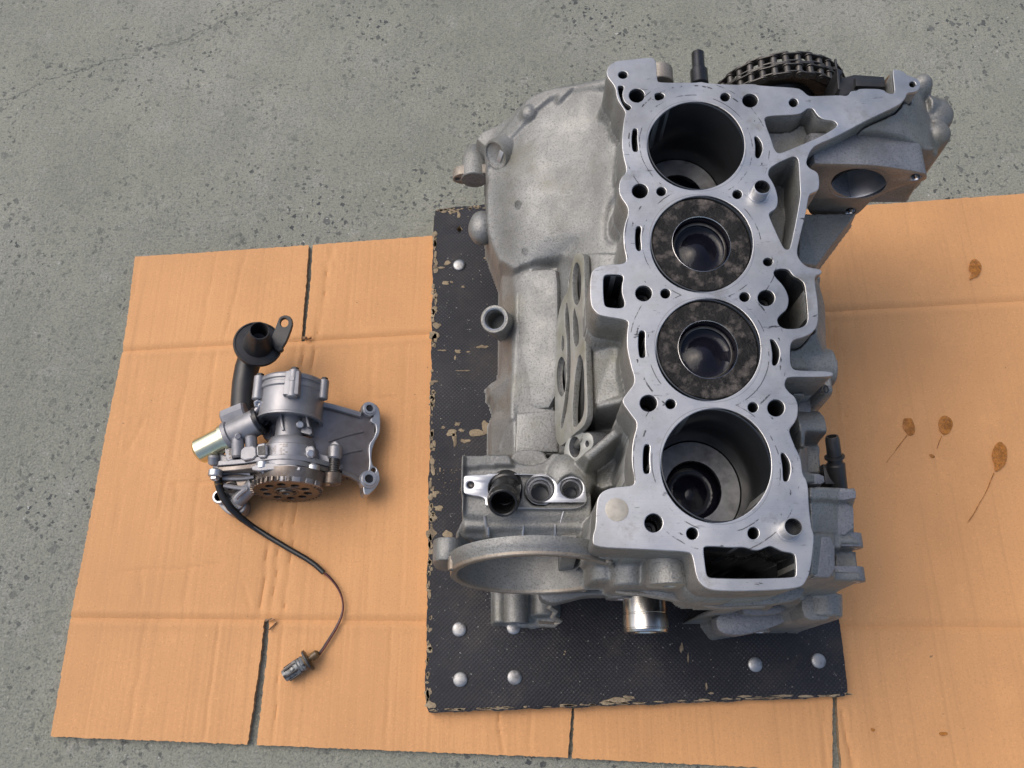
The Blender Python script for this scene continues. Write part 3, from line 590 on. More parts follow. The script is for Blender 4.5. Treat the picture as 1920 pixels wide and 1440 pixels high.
def Hdome(px, py, w_, r, h, flat=.0):
    pa = B.un(px, py, w_/1000); d = np.hypot(UU-pa[0], VV-pa[1])/(r/1000); k = d < 1
    hh = w_/1000+h/1000*np.sqrt(np.maximum(0, 1-np.maximum(0, (d-flat)/(1-flat))**2)); HF[k] = np.maximum(HF[k], hh[k])
def blur(A, s):
    n = int(3*s+1); k = np.exp(-.5*(np.arange(-n, n+1)/s)**2); k /= k.sum()
    P = np.pad(A, n, mode='edge'); P = np.apply_along_axis(lambda q: np.convolve(q, k, 'valid'), 0, P); return np.apply_along_axis(lambda q: np.convolve(q, k, 'valid'), 1, P)
# left flank: broad sloping crankcase wall
Hs([(1165, 130, -30), (1140, 150, -45), (1090, 160, -65), (1040, 168, -85), (985, 190, -105), (960, 215, -120), (905, 243, -145), (890, 270, -158), (908, 285, -152),
    (912, 350, -155), (910, 395, -160), (912, 450, -168), (922, 478, -168), (937, 515, -165), (960, 520, -146), (1030, 505, -128), (1085, 488, -90), (1110, 486, -80), (1180, 492, -55), (1172, 400, -50), (1166, 300, -44), (1164, 220, -36)],
   [(1150, 190, -55), (1120, 230, -68), (1050, 240, -85), (990, 250, -100), (950, 290, -118), (930, 300, -130), (1145, 300, -58), (1110, 330, -70), (1040, 330, -90), (970, 340, -108), (930, 350, -132),
    (1150, 420, -62), (1110, 420, -78), (1040, 420, -98), (975, 420, -116), (925, 420, -146), (1145, 480, -68), (1060, 470, -100), (1000, 480, -118), (950, 490, -140), (1000, 290, -98), (1080, 200, -72)])
def relax(sig):
    Wt = (HF > BM+1e-5).astype(float); num = blur(HF*Wt, sig); den = blur(Wt, sig); k = Wt > 0; HF[k] = (num/np.maximum(den, 1e-6))[k]
relax(8)
def Hadd(pts, w_, dh, soft=2.0):
    k = inside(chaikin([B.un(x, y, w_/1000) for x, y in pts], 2)).astype(float); HF[:] = HF+blur(k, soft)*dh/1000*(HF > BM+1e-5)
Hadd([(1150, 140), (1042, 160), (985, 180), (955, 205), (890, 235), (880, 272), (905, 276), (950, 240), (985, 224), (1010, 206), (1041, 194), (1044, 212), (1062, 200), (1100, 184), (1158, 160)], -95, 6, 1.3)
Hadd([(1140, 380), (1160, 370), (1165, 440), (1150, 452), (1136, 440)], -62, -7, 3)
# rear flange lip, lugs on the flank
Hcyl((1040, 176, -92), (1140, 158, -52), 7); Hcyl((965, 220, -124), (1040, 178, -92), 6)
Hdome(993, 214, -100, 10, 9)
# lower left panel with ridge
Hs([(937, 512, -172), (962, 515, -148), (1000, 497, -130), (1047, 492, -124), (1050, 855, -150), (965, 860, -152), (916, 860, -188), (918, 790, -188), (926, 770, -186), (916, 735, -186), (912, 722, -188), (936, 705, -180), (938, 600, -178)],
   [(966, 560, -142), (966, 620, -142), (964, 700, -144), (962, 780, -148), (1047, 700, -142)])
Hcyl((967, 630, -149), (963, 790, -152), 5); Hcyl((916, 735, -196), (962, 722, -164), 9); Hcyl((963, 780, -158), (940, 850, -176), 6)
Hcyl((1000, 770, -153), (1047, 762, -147), 4); Hcyl((985, 720, -151), (1044, 712, -145), 3)
Hadd([(980, 508), (1040, 484), (1078, 468), (1088, 480), (1050, 498), (1000, 516)], -115, -9, 5)
FHOLES = [ell(1081, 532, 7.5, 37), ell(1053, 706, 8.5, 35), [(1076, 575), (1080, 590), (1084, 605), (1086, 640), (1080, 652), (1075, 640), (1073, 600)], [(1086, 660), (1094, 680), (1096, 760), (1092, 785), (1076, 805), (1072, 780), (1078, 700)]]
# oil-filter flange flank (steep), wall between it and the deck
Hs([(1047, 492, -124), (1075, 478, -92), (1100, 474, -76), (1108, 520, -74), (1110, 600, -74), (1112, 770, -78), (1094, 830, -86), (1050, 855, -150), (1048, 700, -142)])
# dark recess
Hs([(1112, 772, -128), (1170, 760, -118), (1200, 800, -110), (1190, 905, -112), (1126, 922, -122), (1092, 905, -132), (1104, 850, -132)])
Hs([(1100, 474, -76), (1125, 472, -66), (1182, 476, -52), (1180, 600, -52), (1194, 720, -54), (1168, 756, -60), (1112, 768, -78), (1110, 600, -75)], [(1150, 660, -58), (1140, 560, -62)])
for q in FHOLES: Hadd(q, -98, -70, .7)
Hcyl((1108, 612, -74), (1178, 604, -58), 8); Hcyl((1112, 765, -82), (1168, 752, -62), 5)
Hcyl((1066, 888, -98), (1186, 788, -56), 6)
# front-left port block
H([(866, 852), (1050, 846), (1092, 882), (1112, 925), (1118, 1012), (862, 1008)], -117)
Hs([(866, 852, -112), (960, 850, -112), (962, 872, -113), (868, 878, -113)]); H(ell(992, 858, 38, 19), -134)
Hdome(1070, 895, -122, 24, 16)
H([(862, 850), (870, 850), (868, 1000), (860, 1000)], -106)
Hs([(868, 962, -117), (1110, 966, -117), (1116, 1018, -126), (852, 1016, -138), (850, 1000, -135)])
for x in (915, 980, 1040): Hcyl((x, 966, -120), (x, 1012, -128), 3)
Hcyl((870, 985, -126), (1105, 988, -124), 5)
# front wall right of the ring, shelf, feet
H([(1125, 1044), (1180, 1040), (1300, 1060), (1510, 1085), (1512, 1112), (1450, 1127), (1345, 1130), (1290, 1119), (1215, 1105), (1140, 1099), (1120, 1095)], -100)
Hcyl((1256, 1030, -56), (1256, 1097, -56), 20); Hcyl((1178, 1040, -82), (1180, 1104, -88), 17); Hcyl((1135, 1040, -92), (1135, 1096, -98), 15)
H([(1345, 1140), (1480, 1136), (1478, 1160), (1462, 1172), (1360, 1190), (1342, 1165)], -225); H([(1385, 1138), (1478, 1136), (1476, 1152), (1390, 1160)], -205)
H([(1496, 1090), (1562, 1095), (1566, 1150), (1555, 1162), (1510, 1162), (1496, 1140)], -150); Hcyl((1542, 1108, -155), (1542, 1160, -155), 18)
Hcyl((1415, 1100, -170), (1415, 1140, -170), 17); Hcyl((1472, 1095, -150), (1510, 1112, -150), 12)
# left foot: two horizontal posts
H([(930, 1098), (1046, 1098), (1046, 1170), (1000, 1178), (930, 1172)], -286)
Hcyl((966, 1095, -300), (966, 1168, -300), 25); Hcyl((1020, 1095, -292), (1020, 1158, -292), 17); Hcyl((937, 1095, -284), (937, 1170, -284), 8)
# upper right: bell-housing shoulder
Hs([(1692, 190, -8), (1722, 150, -30), (1735, 178, -48), (1768, 196, -62), (1779, 232, -70), (1766, 265, -62), (1757, 312, -50), (1700, 309, -26), (1640, 306, -18), (1520, 303, -14), (1514, 296, -12), (1528, 272, -8), (1566, 254, -6), (1628, 220, -6)],
   [(1560, 280, -12), (1620, 255, -12), (1650, 240, -12), (1690, 225, -16), (1690, 270, -22), (1735, 240, -40), (1620, 285, -15), (1730, 285, -38)])
Hcyl((1516, 290, -19), (1752, 292, -46), 8); Hdome(1748, 222, -62, 20, 18); Hdome(1752, 258, -60, 15, 16); Hdome(1722, 168, -44, 12, 18); Hcyl((1735, 200, -50), (1770, 210, -62), 12)
vf = B.un(1608, 346, -.052)[1]; k = (UU > B.un(1506, 330, -.03)[0]) & (VV < vf+.031) & (VV > vf-.06); HF[k] = BM[k]
# lower flange gusset
Hs([(1498, 398, -92), (1612, 396, -100), (1606, 404, -100), (1534, 500, -96), (1494, 494, -84)])
# right flank
Hs([(1524, 508, -22), (1543, 512, -30), (1541, 545, -42), (1550, 575, -46), (1553, 690, -50), (1480, 695, -20), (1476, 640, -18), (1528, 618, -20)])
Hcyl((1495, 690, -52), (1562, 690, -56), 17); Hcyl((1474, 729, -46), (1556, 724, -46), 12)
H([(1492, 744), (1522, 744), (1526, 790), (1494, 790)], -66); Hcyl((1480, 812, -72), (1540, 812, -76), 20)
H([(1490, 832), (1540, 832), (1544, 890), (1500, 890)], -88); Hs([(1496, 834, -30), (1516, 834, -60), (1518, 892, -60), (1500, 892, -30)])
Hs([(1500, 884, -40), (1546, 886, -62), (1548, 910, -62), (1508, 910, -40)])
Hs([(1512, 910, -40), (1604, 914, -62), (1606, 1006, -66), (1518, 1006, -40)]); Hs([(1512, 908, -34), (1606, 912, -54), (1606, 940, -54), (1514, 936, -34)])
Hs([(1520, 996, -30), (1568, 1000, -48), (1570, 1086, -52), (1516, 1082, -32)]); Hs([(1560, 1002, -56), (1614, 1008, -62), (1618, 1032, -62), (1560, 1032, -56)])
H([(1562, 1030), (1610, 1030), (1612, 1070), (1562, 1070)], -82); Hs([(1562, 1066, -60), (1616, 1068, -66), (1622, 1092, -66), (1562, 1092, -60)])
# under the deck itself: webs, then the wells of bores, jackets and pockets
Huv(deckuv, -44)
for q in odd: Huv(chaikin(B.poly(q), 1), -120)
Huv(chaikin(B.poly(odd[-1]), 1), -16)
for q in round_holes: Huv(B.poly(ell(*q, 16)), -100)
Huv(chaikin(B.poly(rect_l), 1), -150); Huv(chaikin(B.poly(kidney), 1), -74); Huv(chaikin(B.poly(rect_f), 1), -165)
def floor(poly, fn):
    k = inside(chaikin(B.poly(poly), 1)); HF[k] = fn(UU, VV)[k]
p1 = B.un(1440, 260); p2 = B.un(1480, 300)
floor(pocket1, lambda u, v_: -.034+.35*(v_-p1[1])-.05*(u-p1[0]))
floor(pocket2, lambda u, v_: -.052-.25*(v_-p2[1])-.1*(u-p2[0]))
for u0, v0, a_, b_ in bore_uv:
    k = ((UU-u0)/(a_*1.03))**2+((VV-v0)/(b_*1.03))**2 < 1; HF[k] = -.150
# ports on the left block
PORTS = [(945, 918, 30, 29), (1013, 917, 26, 25), (1071, 916, 21, 20)]
for q in PORTS: Huv([B.un(x, y, -.1105) for x, y in ell(*q, 20)], -160)
HB = blur(HF, .95)
under = inside(deckuv); HB[under] = HF[under]
V = np.stack([UU.ravel(), VV.ravel(), HB.ravel()], 1)
keep = HF > BM+1e-5
for _ in range(2):
    kk = keep.copy(); kk[1:] |= keep[:-1]; kk[:-1] |= keep[1:]; kk[:, 1:] |= keep[:, :-1]; kk[:, :-1] |= keep[:, 1:]; keep = kk
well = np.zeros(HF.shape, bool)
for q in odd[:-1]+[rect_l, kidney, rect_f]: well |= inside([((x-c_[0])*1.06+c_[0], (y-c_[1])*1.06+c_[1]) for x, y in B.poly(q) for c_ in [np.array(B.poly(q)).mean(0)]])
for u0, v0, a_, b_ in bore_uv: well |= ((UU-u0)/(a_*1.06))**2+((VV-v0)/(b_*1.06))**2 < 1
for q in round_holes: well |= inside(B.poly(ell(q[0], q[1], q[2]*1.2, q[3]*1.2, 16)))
kq = keep[:-1, :-1] | keep[1:, :-1] | keep[:-1, 1:] | keep[1:, 1:]
jj, ii = np.nonzero(kq); a = jj*nu+ii; quads = np.stack([a, a+1, a+1+nu, a+nu], 1)
used = np.unique(quads); remap = np.full(nu*nv, -1); remap[used] = np.arange(len(used)); quads = remap[quads]; V = V[used]
Wd = B.o+V[:, :1]*B.ex+V[:, 1:2]*B.ey+V[:, 2:]*B.ez
me = bpy.data.meshes.new('casting'); me.vertices.add(len(Wd)); me.vertices.foreach_set('co', Wd.astype(np.float32).ravel())
me.loops.add(quads.size); me.loops.foreach_set('vertex_index', quads.astype(np.int32).ravel())
me.polygons.add(len(quads)); me.polygons.foreach_set('loop_start', np.arange(0, quads.size, 4, dtype=np.int32)); me.polygons.foreach_set('loop_total', np.full(len(quads), 4, np.int32))
me.update(calc_edges=True); me.materials.append(M['cast']); me.materials.append(M['well_shade'])
me.polygons.foreach_set('material_index', well[jj, ii].astype(np.int32))  # wells of the same casting painted near-black for their shade
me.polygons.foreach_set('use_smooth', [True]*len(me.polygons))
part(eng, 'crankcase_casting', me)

def hfz(px, py, guess):
    w_ = guess
    for _ in range(12):
        u, v_ = B.un(px, py, w_); i = int(round((u-U0)/RES)); j = int(round((v_-V0)/RES)); w_ = HB[min(nv-1, max(0, j)), min(nu-1, max(0, i))]
    return B.w(u, v_, w_)
def hnrm(px, py, guess):
    a_ = hfz(px, py, guess); b1 = hfz(px+6, py, guess); b2 = hfz(px, py-6, guess); n_ = np.cross(b1-a_, b2-a_); return n_/np.linalg.norm(n_)
mb = MB(); p_ = B.at(889, 338, -.176); fr, Ln = axisframe(p_+B.ey*.045, p_); mb.lathe(fr, [(.006, 0), (.012, .008), (.0145, .02), (.0150, Ln-.001), (.0142, Ln), (0, Ln)], 36); lug = mb.build(eng, 'flank_lug', 'cast')
mb = MB(); e = Frame(p_+B.ey*.012, B.ex, B.ez, -B.ey); mb.plate(e, [chaikin([(-.026, -.004), (-.020, .009), (0, .011), (.02, .012), (.02, -.012), (-.004, -.012), (-.018, -.011)], 2), [(-.0185+.003*math.cos(t*.5), -.001+.003*math.sin(t*.5)) for t in range(12)]], .010, .012, .001); mb.build(lug, 'lug_ear', 'cast_brown')
mb = MB(); p_ = B.at(904, 430, -.170); fr = Frame(p_, B.ex, B.ey, B.ez); mb.lathe(fr, [(0, -.012), (.009, -.010), (.0145, -.004), (.016, .002), (.014, .010), (.008, .016), (0, .018)], 36, .95, 1.25); mb.build(eng, 'flank_bump', 'cast')
# ---- cylinder liners and pistons
for i, (u0, v0, a_, b_) in enumerate(bore_uv):
    fr = B.moved(u0, v0, 0)
    mb = MB(); mb.lathe(fr, [(LR+.006, -.004), (LR, -.0004), (1.012, -.0003), (1.0, -.0012), (1.0, -.148)], 96, a_, b_); mb.build(eng, 'cylinder_liner', 'liner')
    d = (-.088, -.0012, -.0012, -.089)[i]; low = i in (0, 3)
    mb = MB(); R1 = .988
    mb.lathe(fr, [(R1, d-.03), (R1, d-.0006), (R1-.012, d), (.592, d)], 96, a_, b_)
    pis = mb.build(eng, 'piston', 'crown' if low else 'carbon', label='piston low in its bore, grey oily crown' if low else 'piston at the top of its bore, black carbon crown')
    mb = MB(); mb.lathe(fr, [(.592, d), (.588, d+.0001), (.582, d-.0003)], 72, a_, b_); mb.build(pis, 'bowl_lip', 'steel')
    mb = MB(); mb.lathe(fr, [(.582, d-.0003), (.572, d-.004), (.585, d-.009), (.57, d-.013), (.50, d-.0165), (.36, d-.0165), (.18, d-.0125), (0, d-.0105)], 72, a_, b_); mb.build(pis, 'combustion_bowl', 'bowl', 50)
    if i in (1, 2):
        mb = MB(); mb.lathe(fr.moved(0, 0, 0), [(.55, d-.0075), (.52, d-.0070), (.50, d-.0078)], 72, a_, b_); mb.build(pis, 'bowl_highlight', 'chain')  # thin paler ring painting the highlight low on the bowl wall
# ---- dowel sleeves, core plug, bolts down the holes
for cx, cy, rr, hh in [(1422, 365, 15.6, .0125), (1477, 994, 17.5, .0140)]:
    u0, v0 = B.un(cx, cy); r_ = B.un(cx+rr, cy)[0]-u0; fr = B.moved(u0, v0)
    mb = MB(); mb.lathe(fr, [(r_*1.25, .0002), (r_*1.2, .0006), (r_*1.02, .0005), (r_, .001), (r_, hh-.0006), (r_-.0005, hh), (r_*.90, hh), (r_*.88, hh-.0006), (r_*.88, .002)], 40); mb.build(eng, 'dowel_sleeve', 'mill')
    mb = MB(); mb.lathe(fr, [(r_*.879, hh-.002), (r_*.878, .0012), (0, .0008)], 30); mb.build(eng, 'sleeve_well', 'well_shade')
u0, v0 = B.un(1156.7, 955.6); mb = MB(); mb.lathe(B.moved(u0, v0), [(.0092, -.0008), (.0090, .0003), (.0078, .0005), (0, .0005)], 32); mb.build(eng, 'core_plug', 'plug')
for px, py in [(1207, 550), (1436.7, 558.7), (1194, 179), (1406.5, 188.3), (1216, 756), (1225.6, 980.6)]:
    u0, v0 = B.un(px, py); fr = B.moved(u0, v0, -.016 if px in (1207, 1436.7) else -.03)
    mb = MB(); mb.lathe(fr, [(.0066, -.01), (.0066, 0), (.006, .0005), (.0035, .0005), (.003, -.001), (0, -.001)], 24); mb.build(eng, 'bolt_shank', 'blacksteel')

# ---- oil-filter flange plate on the steep left flank
pa = B.w(*B.un(1102, 560, -.072), -.072); pb = B.w(*B.un(1046, 640, -.136), -.136)
ey_ = B.ey; q = pa-pb; q = q-ey_*np.dot(q, ey_); q /= np.linalg.norm(q); ez_ = np.cross(q, ey_); ez_ = ez_ if ez_[2] > 0 else -ez_
FL = Frame(pb+ez_*.004, ey_, np.cross(ez_, ey_), ez_)
fo = zz(840, 380, 4.8, [(1140, 460), (1200, 450), (1222, 480), (1225, 600), (1228, 700), (1232, 900), (1240, 1100)])+[(1098, 660), (1100, 720), (1102, 780), (1094, 800), (1075, 815), (1062, 828), (1050, 838), (1042, 825), (1040, 780), (1040, 690), (1042, 640), (1044, 600), (1054, 560), (1066, 545), (1070, 500)]
fh = [ell(1081, 532, 8.5, 40), ell(1053, 706, 9.5, 38)]
fh += [[(1076, 575), (1080, 590), (1084, 605), (1086, 640), (1080, 652), (1075, 640), (1073, 600)], [(1054, 625), (1058, 640), (1056, 660), (1051, 655)], [(1086, 660), (1094, 680), (1096, 760), (1092, 785), (1076, 805), (1072, 780), (1078, 700)], [(1062, 560), (1068, 600), (1070, 700), (1064, 760), (1054, 805), (1050, 800), (1060, 740), (1064, 650), (1058, 600)]]
mb = MB(); mb.plate(FL, [chaikin(FL.poly(fo), 2)]+[chaikin(FL.poly(h_), 1) for h_ in fh], 0, .006, .0005, 0, 1)
mb.build(eng, 'filter_flange', ['gasket', 'cast'], label='thin milled gasket flange with long openings on the flank')
bo = [(1062, 848), (1066, 828), (1078, 813), (1094, 808), (1100, 812), (1108, 810), (1116, 816), (1119, 832), (1112, 845), (1102, 858), (1090, 872), (1075, 872), (1064, 862)]
FB_o = B.at(1088, 840, -.105); n_ = np.array(B.ez)*.62-np.array(B.ex)*.72-np.array(B.ey)*.2; n_ /= np.linalg.norm(n_); ex_ = np.cross(B.ey, n_); ex_ /= np.linalg.norm(ex_)
FB = Frame(FB_o, ex_, np.cross(n_, ex_), n_)
mb = MB(); mb.plate(FB, [chaikin(FB.poly(bo), 2), FB.poly(ell(1083, 838, 10.5, 19.5)), FB.poly(ell(1106, 832, 3.5, 6, 14))], .004, .022, .0006, 0, 1); mb.build(eng, 'port_flange', ['gasket', 'cast_shaded'])
# ---- threaded boss on the left edge
p0 = B.at(943, 612, -.165); p1_ = B.at(927, 598, -.128)
mb = MB(); fr, Ln = axisframe(p0, p1_)
mb.lathe(fr, [(.0145, -.03), (.0145, Ln-.001), (.0138, Ln), (.0112, Ln), (.0102, Ln-.001), (.0100, Ln-.006), (.0092, Ln-.007), (.0092, Ln-.03), (0, Ln-.03)], 40); mb.build(eng, 'threaded_boss', 'cast')
mb = MB(); mb.lathe(fr, [(.0115, Ln+.0003), (.0101, Ln-.0008), (.0099, Ln-.008)], 40); mb.build(eng, 'boss_rim', 'mill')

# ---- ports plate with pipe stub
PP = B.moved(0, 0, -.1145)
po = zz(800, 820, 4.8, [(330, 370), (350, 350), (540, 345), (560, 335), (900, 335), (1100, 355), (1150, 390), (1200, 400), (1260, 370), (1330, 365), (1400, 395), (1430, 450), (1432, 520), (1445, 580), (1400, 630), (1320, 655), (900, 652), (540, 630), (525, 605), (530, 570), (500, 545), (400, 530), (340, 515), (328, 480)])
mb = MB(); mb.plate(PP, [chaikin(PP.poly(po), 2)]+[PP.poly(ell(*q, 32)) for q in PORTS]+[PP.poly(ell(883, 911, 7, 6.5, 16))], .004, .010, .0008, 0, 1); mb.build(eng, 'port_plate', ['mill', 'mill'], label='bright milled plate with three round ports')
for k, (x, y, rx, ry) in enumerate(PORTS):
    u0, v0 = PP.un(x, y); r_ = PP.un(x+rx, y)[0]-u0
    mb = MB(); mb.lathe(PP.moved(u0, v0), [(r_*1.0, .0046), (r_*.93, .0030), (r_*.92, -.004), (r_*.80, -.0055), (r_*.79, -.010), (r_*.66, -.012), (r_*.64, -.045)], 40); mb.build(eng, 'port_seat', 'mill')
    mb = MB(); mb.lathe(PP.moved(u0, v0), [(r_*.66, -.026), (0, -.028)], 24); mb.build(eng, 'port_floor', 'well_shade')
p0 = PP.at(949, 912, -.005); p1_ = PP.at(943, 944, .026)
fr, Ln = axisframe(p0, p1_); mb = MB()
mb.lathe(fr, [(.0150, -.004), (.0152, .004), (.0150, .006), (.0136, .007), (.0136, Ln-.012), (.0145, Ln-.010), (.0146, Ln-.006), (.0134, Ln-.004), (.0132, Ln-.0008), (.0125, Ln), (.0112, Ln), (.0104, Ln-.001), (.0102, 0), (0, 0)], 44)
mb.build(eng, 'pipe_stub', 'rubber', label='black plastic pipe stub in the first port')
mb = MB(); fr2 = PP.moved(*PP.un(883, 911)); mb.lathe(fr2, [(.0032, .002), (.0012, .0005), (0, .0005)], 14); mb.build(eng, 'small_screw', 'chain')

for x, y0, y1, t in [(915, 988, 1012, .0016), (980, 995, 1012, .0009), (1041, 984, 1016, .0009)]:
    mb = MB(); mb.tube([hfz(x, y, -.12)+np.array(B.ez)*.0006 for y in np.linspace(y0, y1, 6)], t, 8); mb.build(eng, 'mould_flash', 'mill')
# ---- big round opening facing the viewer
FRo = B.at(1003, 1072, -.105)-B.ey*.004; t6 = R(6); FR = Frame(FRo, B.ex, B.ez*math.cos(t6)+B.ey*math.sin(t6), -B.ey*math.cos(t6)+B.ez*math.sin(t6))
ri = .0682
mb = MB(); mb.lathe(FR, [(ri+.0058, -.004), (ri+.0058, -.0008), (ri+.0052, 0), (ri+.0008, 0), (ri, -.0008), (ri, -.004)], 96); mb.build(eng, 'ring_face', 'cast_brown', label='brown stained rim of the big round opening')
mb = MB(); mb.lathe(FR, [(ri, -.003), (ri-.0005, -.0155)], 96); mb.lathe(FR, [(ri+.0058, -.003), (ri+.0072, -.007), (ri+.0085, -.009), (ri+.0085, -.0150), (ri-.0005, -.0155)], 96)
mb.lathe(FR, [(ri-.0005, -.0150), (ri-.001, -.040)], 60, a0=math.pi*.97, a1=math.pi*2.03); mb.build(eng, 'ring_housing', 'cast')
mb = MB(); o_ = B.at(836, 1058, -.108); e1 = Frame(o_, B.ex, B.ez, -B.ey)
mb.plate(e1, [chaikin([(-.012, -.045), (.010, -.050), (.014, .018), (.006, .026), (-.006, .024), (-.012, .010)], 2)], 0, .020, .002); mb.build(eng, 'housing_ear', 'cast')
for ax, ay in [(.80, .60), (-.95, .30), (.62, -.78)]:
    mb = MB(); c_ = FR.w(ax*(ri+.0065), ay*(ri+.0065), -.012); mb.cyl(c_, c_+np.array(FR.ez)*.0122, .0036, hole=.0018, n=18); mb.build(eng, 'screw_boss', 'cast_brown')
mb = MB(); c_ = FR.w(.026, -.030, -.040); fr = Frame(c_, FR.ex, FR.ey, FR.ez); mb.box(fr, -.002, .012, -.04, .02, 0, .020, .001); mb.build(eng, 'inner_web', 'cast')
# ---- horizontal bosses with milled ends, crank nose
def vboss(px, py, w_, r_, ln, hole=None, mat='mill', name='bolt_boss', body='cast'):
    c_ = B.at(px, py, w_); p0 = c_+B.ey*ln
    mb = MB(); fr, Ln = axisframe(p0, c_); mb.lathe(fr, [(r_, 0), (r_, Ln-.0008), (r_-.0008, Ln)], 32); o = mb.build(eng, name, body)
    mb = MB(); fr = Frame(c_, B.ex, B.ez, -B.ey); h_ = hole or r_*.35
    mb.lathe(fr, [(r_-.0007, 0), (h_, .0002), (h_*.9, -.001), (h_*.9, -.012), (0, -.012)], 32); mb.build(o, 'milled_end', mat); return o
vboss(1256, 1099, -.056, .0200, .03, .0062, 'gasket'); vboss(1164, 1124, -.20, .015, .03, .004); vboss(1415, 1141, -.192, .018, .03, .009, 'mill'); vboss(1527, 1100, -.115, .011, .03, .006, 'steel'); vboss(1494, 1119, -.150, .010, .03, .006, 'steel')
vboss(1425, 1186, -.243, .010, .03, .005, 'mill'); vboss(968, 1169, -.278, .013, .03, .004, 'cast_shaded')
def ear(px, py, w_):
    e = Frame(B.at(px, py, w_), B.ex, B.ez, -B.ey); mb = MB()
    out = [(-.026, -.030), (.004, -.016), (.011, -.009), (.0135, 0), (.011, .009), (.004, .0135), (-.026, .016)]
    mb.plate(e, [chaikin(out, 2), [(.0065*math.cos(t*.39), .0065*math.sin(t*.39)) for t in range(16)]], 0, .012, .0008, 0, 0); mb.build(eng, 'mounting_ear', 'cast_shaded')
    mb = MB(); mb.lathe(e, [(.0088, .0002), (.0064, .0003), (.0060, -.0008), (.0060, -.011)], 24); mb.build(eng, 'ear_bush', 'mill')
ear(1588, 1029, -.076); ear(1592, 1092, -.080)
def cplate(pts, w_, th, name, mat='cast', bev=.002, it=1):
    mb = MB(); f_ = B.moved(0, 0, w_); mb.plate(f_, [chaikin(f_.poly(pts), it)], 0, th, bev); return mb.build(eng, name, mat, 25)
def tplate(a, b2, c2, pts, th, name, mat='cast', bev=.002, it=1, lift=.003):
    A_, B_, C_ = [B.at(q[0], q[1], q[2]/1000) for q in (a, b2, c2)]; n_ = np.cross(B_-A_, C_-A_); n_ = n_ if n_[2] > 0 else -n_; n_ /= np.linalg.norm(n_)
    x_ = np.cross(B.ey, n_); x_ /= np.linalg.norm(x_); f_ = Frame(A_+n_*lift, x_, np.cross(n_, x_), n_)
    mb = MB(); mb.plate(f_, [chaikin(f_.poly(pts), it)], 0, th, bev); return mb.build(eng, name, mat, 25), f_
tplate((970, 560, -143), (1044, 560, -128), (1044, 840, -149), [(970, 520), (985, 506), (1030, 502), (1046, 506), (1047, 620), (1047, 764), (968, 770), (967, 640)], .02, 'side_panel', 'cast', .0045, 1, .006)
tplate((968, 780, -148), (1046, 780, -146), (1046, 848, -149), [(968, 774), (1046, 768), (1047, 848), (965, 850)], .02, 'side_panel', 'cast', .003, 0, .003)
p_ = hfz(940, 286, -.118); n_ = hnrm(940, 286, -.118); mb = MB(); fr, Ln = axisframe(p_-n_*.012, p_+n_*.009+B.ey*-.003); mb.lathe(fr, [(.0185, 0), (.0165, Ln-.003), (.0150, Ln), (.0135, Ln), (.0125, Ln-.002), (.006, Ln-.004), (0, Ln-.004)], 40, 1.1, .95); fb = mb.build(eng, 'flank_boss', 'cast')
mb = MB(); f_ = fr.moved(.004, .002, Ln-.0042); mb.plate(f_, [[(-.002, -.006), (.004, -.006), (.003, .007), (-.003, .006)]], .002, .003, .0005); mb.build(fb, 'bright_slot', 'mill')
cplate([(1128, 1092), (1150, 1104), (1200, 1108), (1215, 1114), (1290, 1127), (1345, 1138), (1400, 1136), (1450, 1134), (1500, 1124), (1512, 1100), (1480, 1090), (1300, 1080), (1150, 1060), (1132, 1062)], -.0985, .024, 'front_flange', 'cast', .0012)
cplate([(1010, 1098), (1060, 1096), (1120, 1092), (1150, 1096), (1165, 1112), (1140, 1116), (1100, 1116), (1070, 1124), (1035, 1132), (1012, 1122)], -.190, .03, 'front_flange', 'cast', .002)
cplate([(1342, 1160), (1352, 1150), (1388, 1146), (1396, 1140), (1478, 1138), (1480, 1160), (1462, 1172), (1400, 1191), (1360, 1190), (1345, 1180)], -.205, .03, 'front_foot', 'cast_shaded')
cplate([(1390, 1132), (1476, 1130), (1474, 1150), (1395, 1156)], -.185, .03, 'foot_step', 'cast_shaded')
cplate([(1506, 1110), (1556, 1110), (1564, 1124), (1562, 1152), (1552, 1163), (1512, 1163), (1502, 1140)], -.142, .04, 'corner_lug', 'cast')
cplate([(1514, 911), (1600, 915), (1607, 920), (1606, 938), (1516, 937)], -.047, .030, 'side_rib', 'cast_shaded', .002)
cplate([(1518, 936), (1601, 938), (1603, 1004), (1520, 1002)], -.056, .030, 'side_housing', 'cast_shaded', .002)
cplate([(1522, 1003), (1566, 1006), (1567, 1084), (1516, 1081)], -.038, .040, 'corner_block', 'cast_shaded', .002)
cplate([(1497, 746), (1520, 747), (1523, 789), (1495, 790)], -.062, .03, 'side_step', 'cast_shaded', .0015, 0)
cplate([(1504, 886), (1545, 888), (1548, 908), (1506, 908)], -.052, .03, 'spigot_seat', 'cast_shaded', .0015)
mb = MB(); p1_ = B.at(1211, 1186, -.205); fr, Ln = axisframe(p1_+B.ey*.100, p1_); rs = .0222
mb.lathe(fr, [(rs, 0), (rs, Ln-.018), (rs-.0005, Ln-.0175), (rs-.0005, Ln-.0165), (rs, Ln-.016), (rs, Ln-.004), (rs-.0006, Ln-.0035), (rs-.0006, Ln-.0025), (rs, Ln-.002), (rs-.001, Ln), (.012, Ln), (.0105, Ln-.002), (.0105, Ln-.02), (0, Ln-.02)], 56)
cr = mb.build(eng, 'crankshaft_nose', 'snout', label='shiny turned steel crankshaft nose')
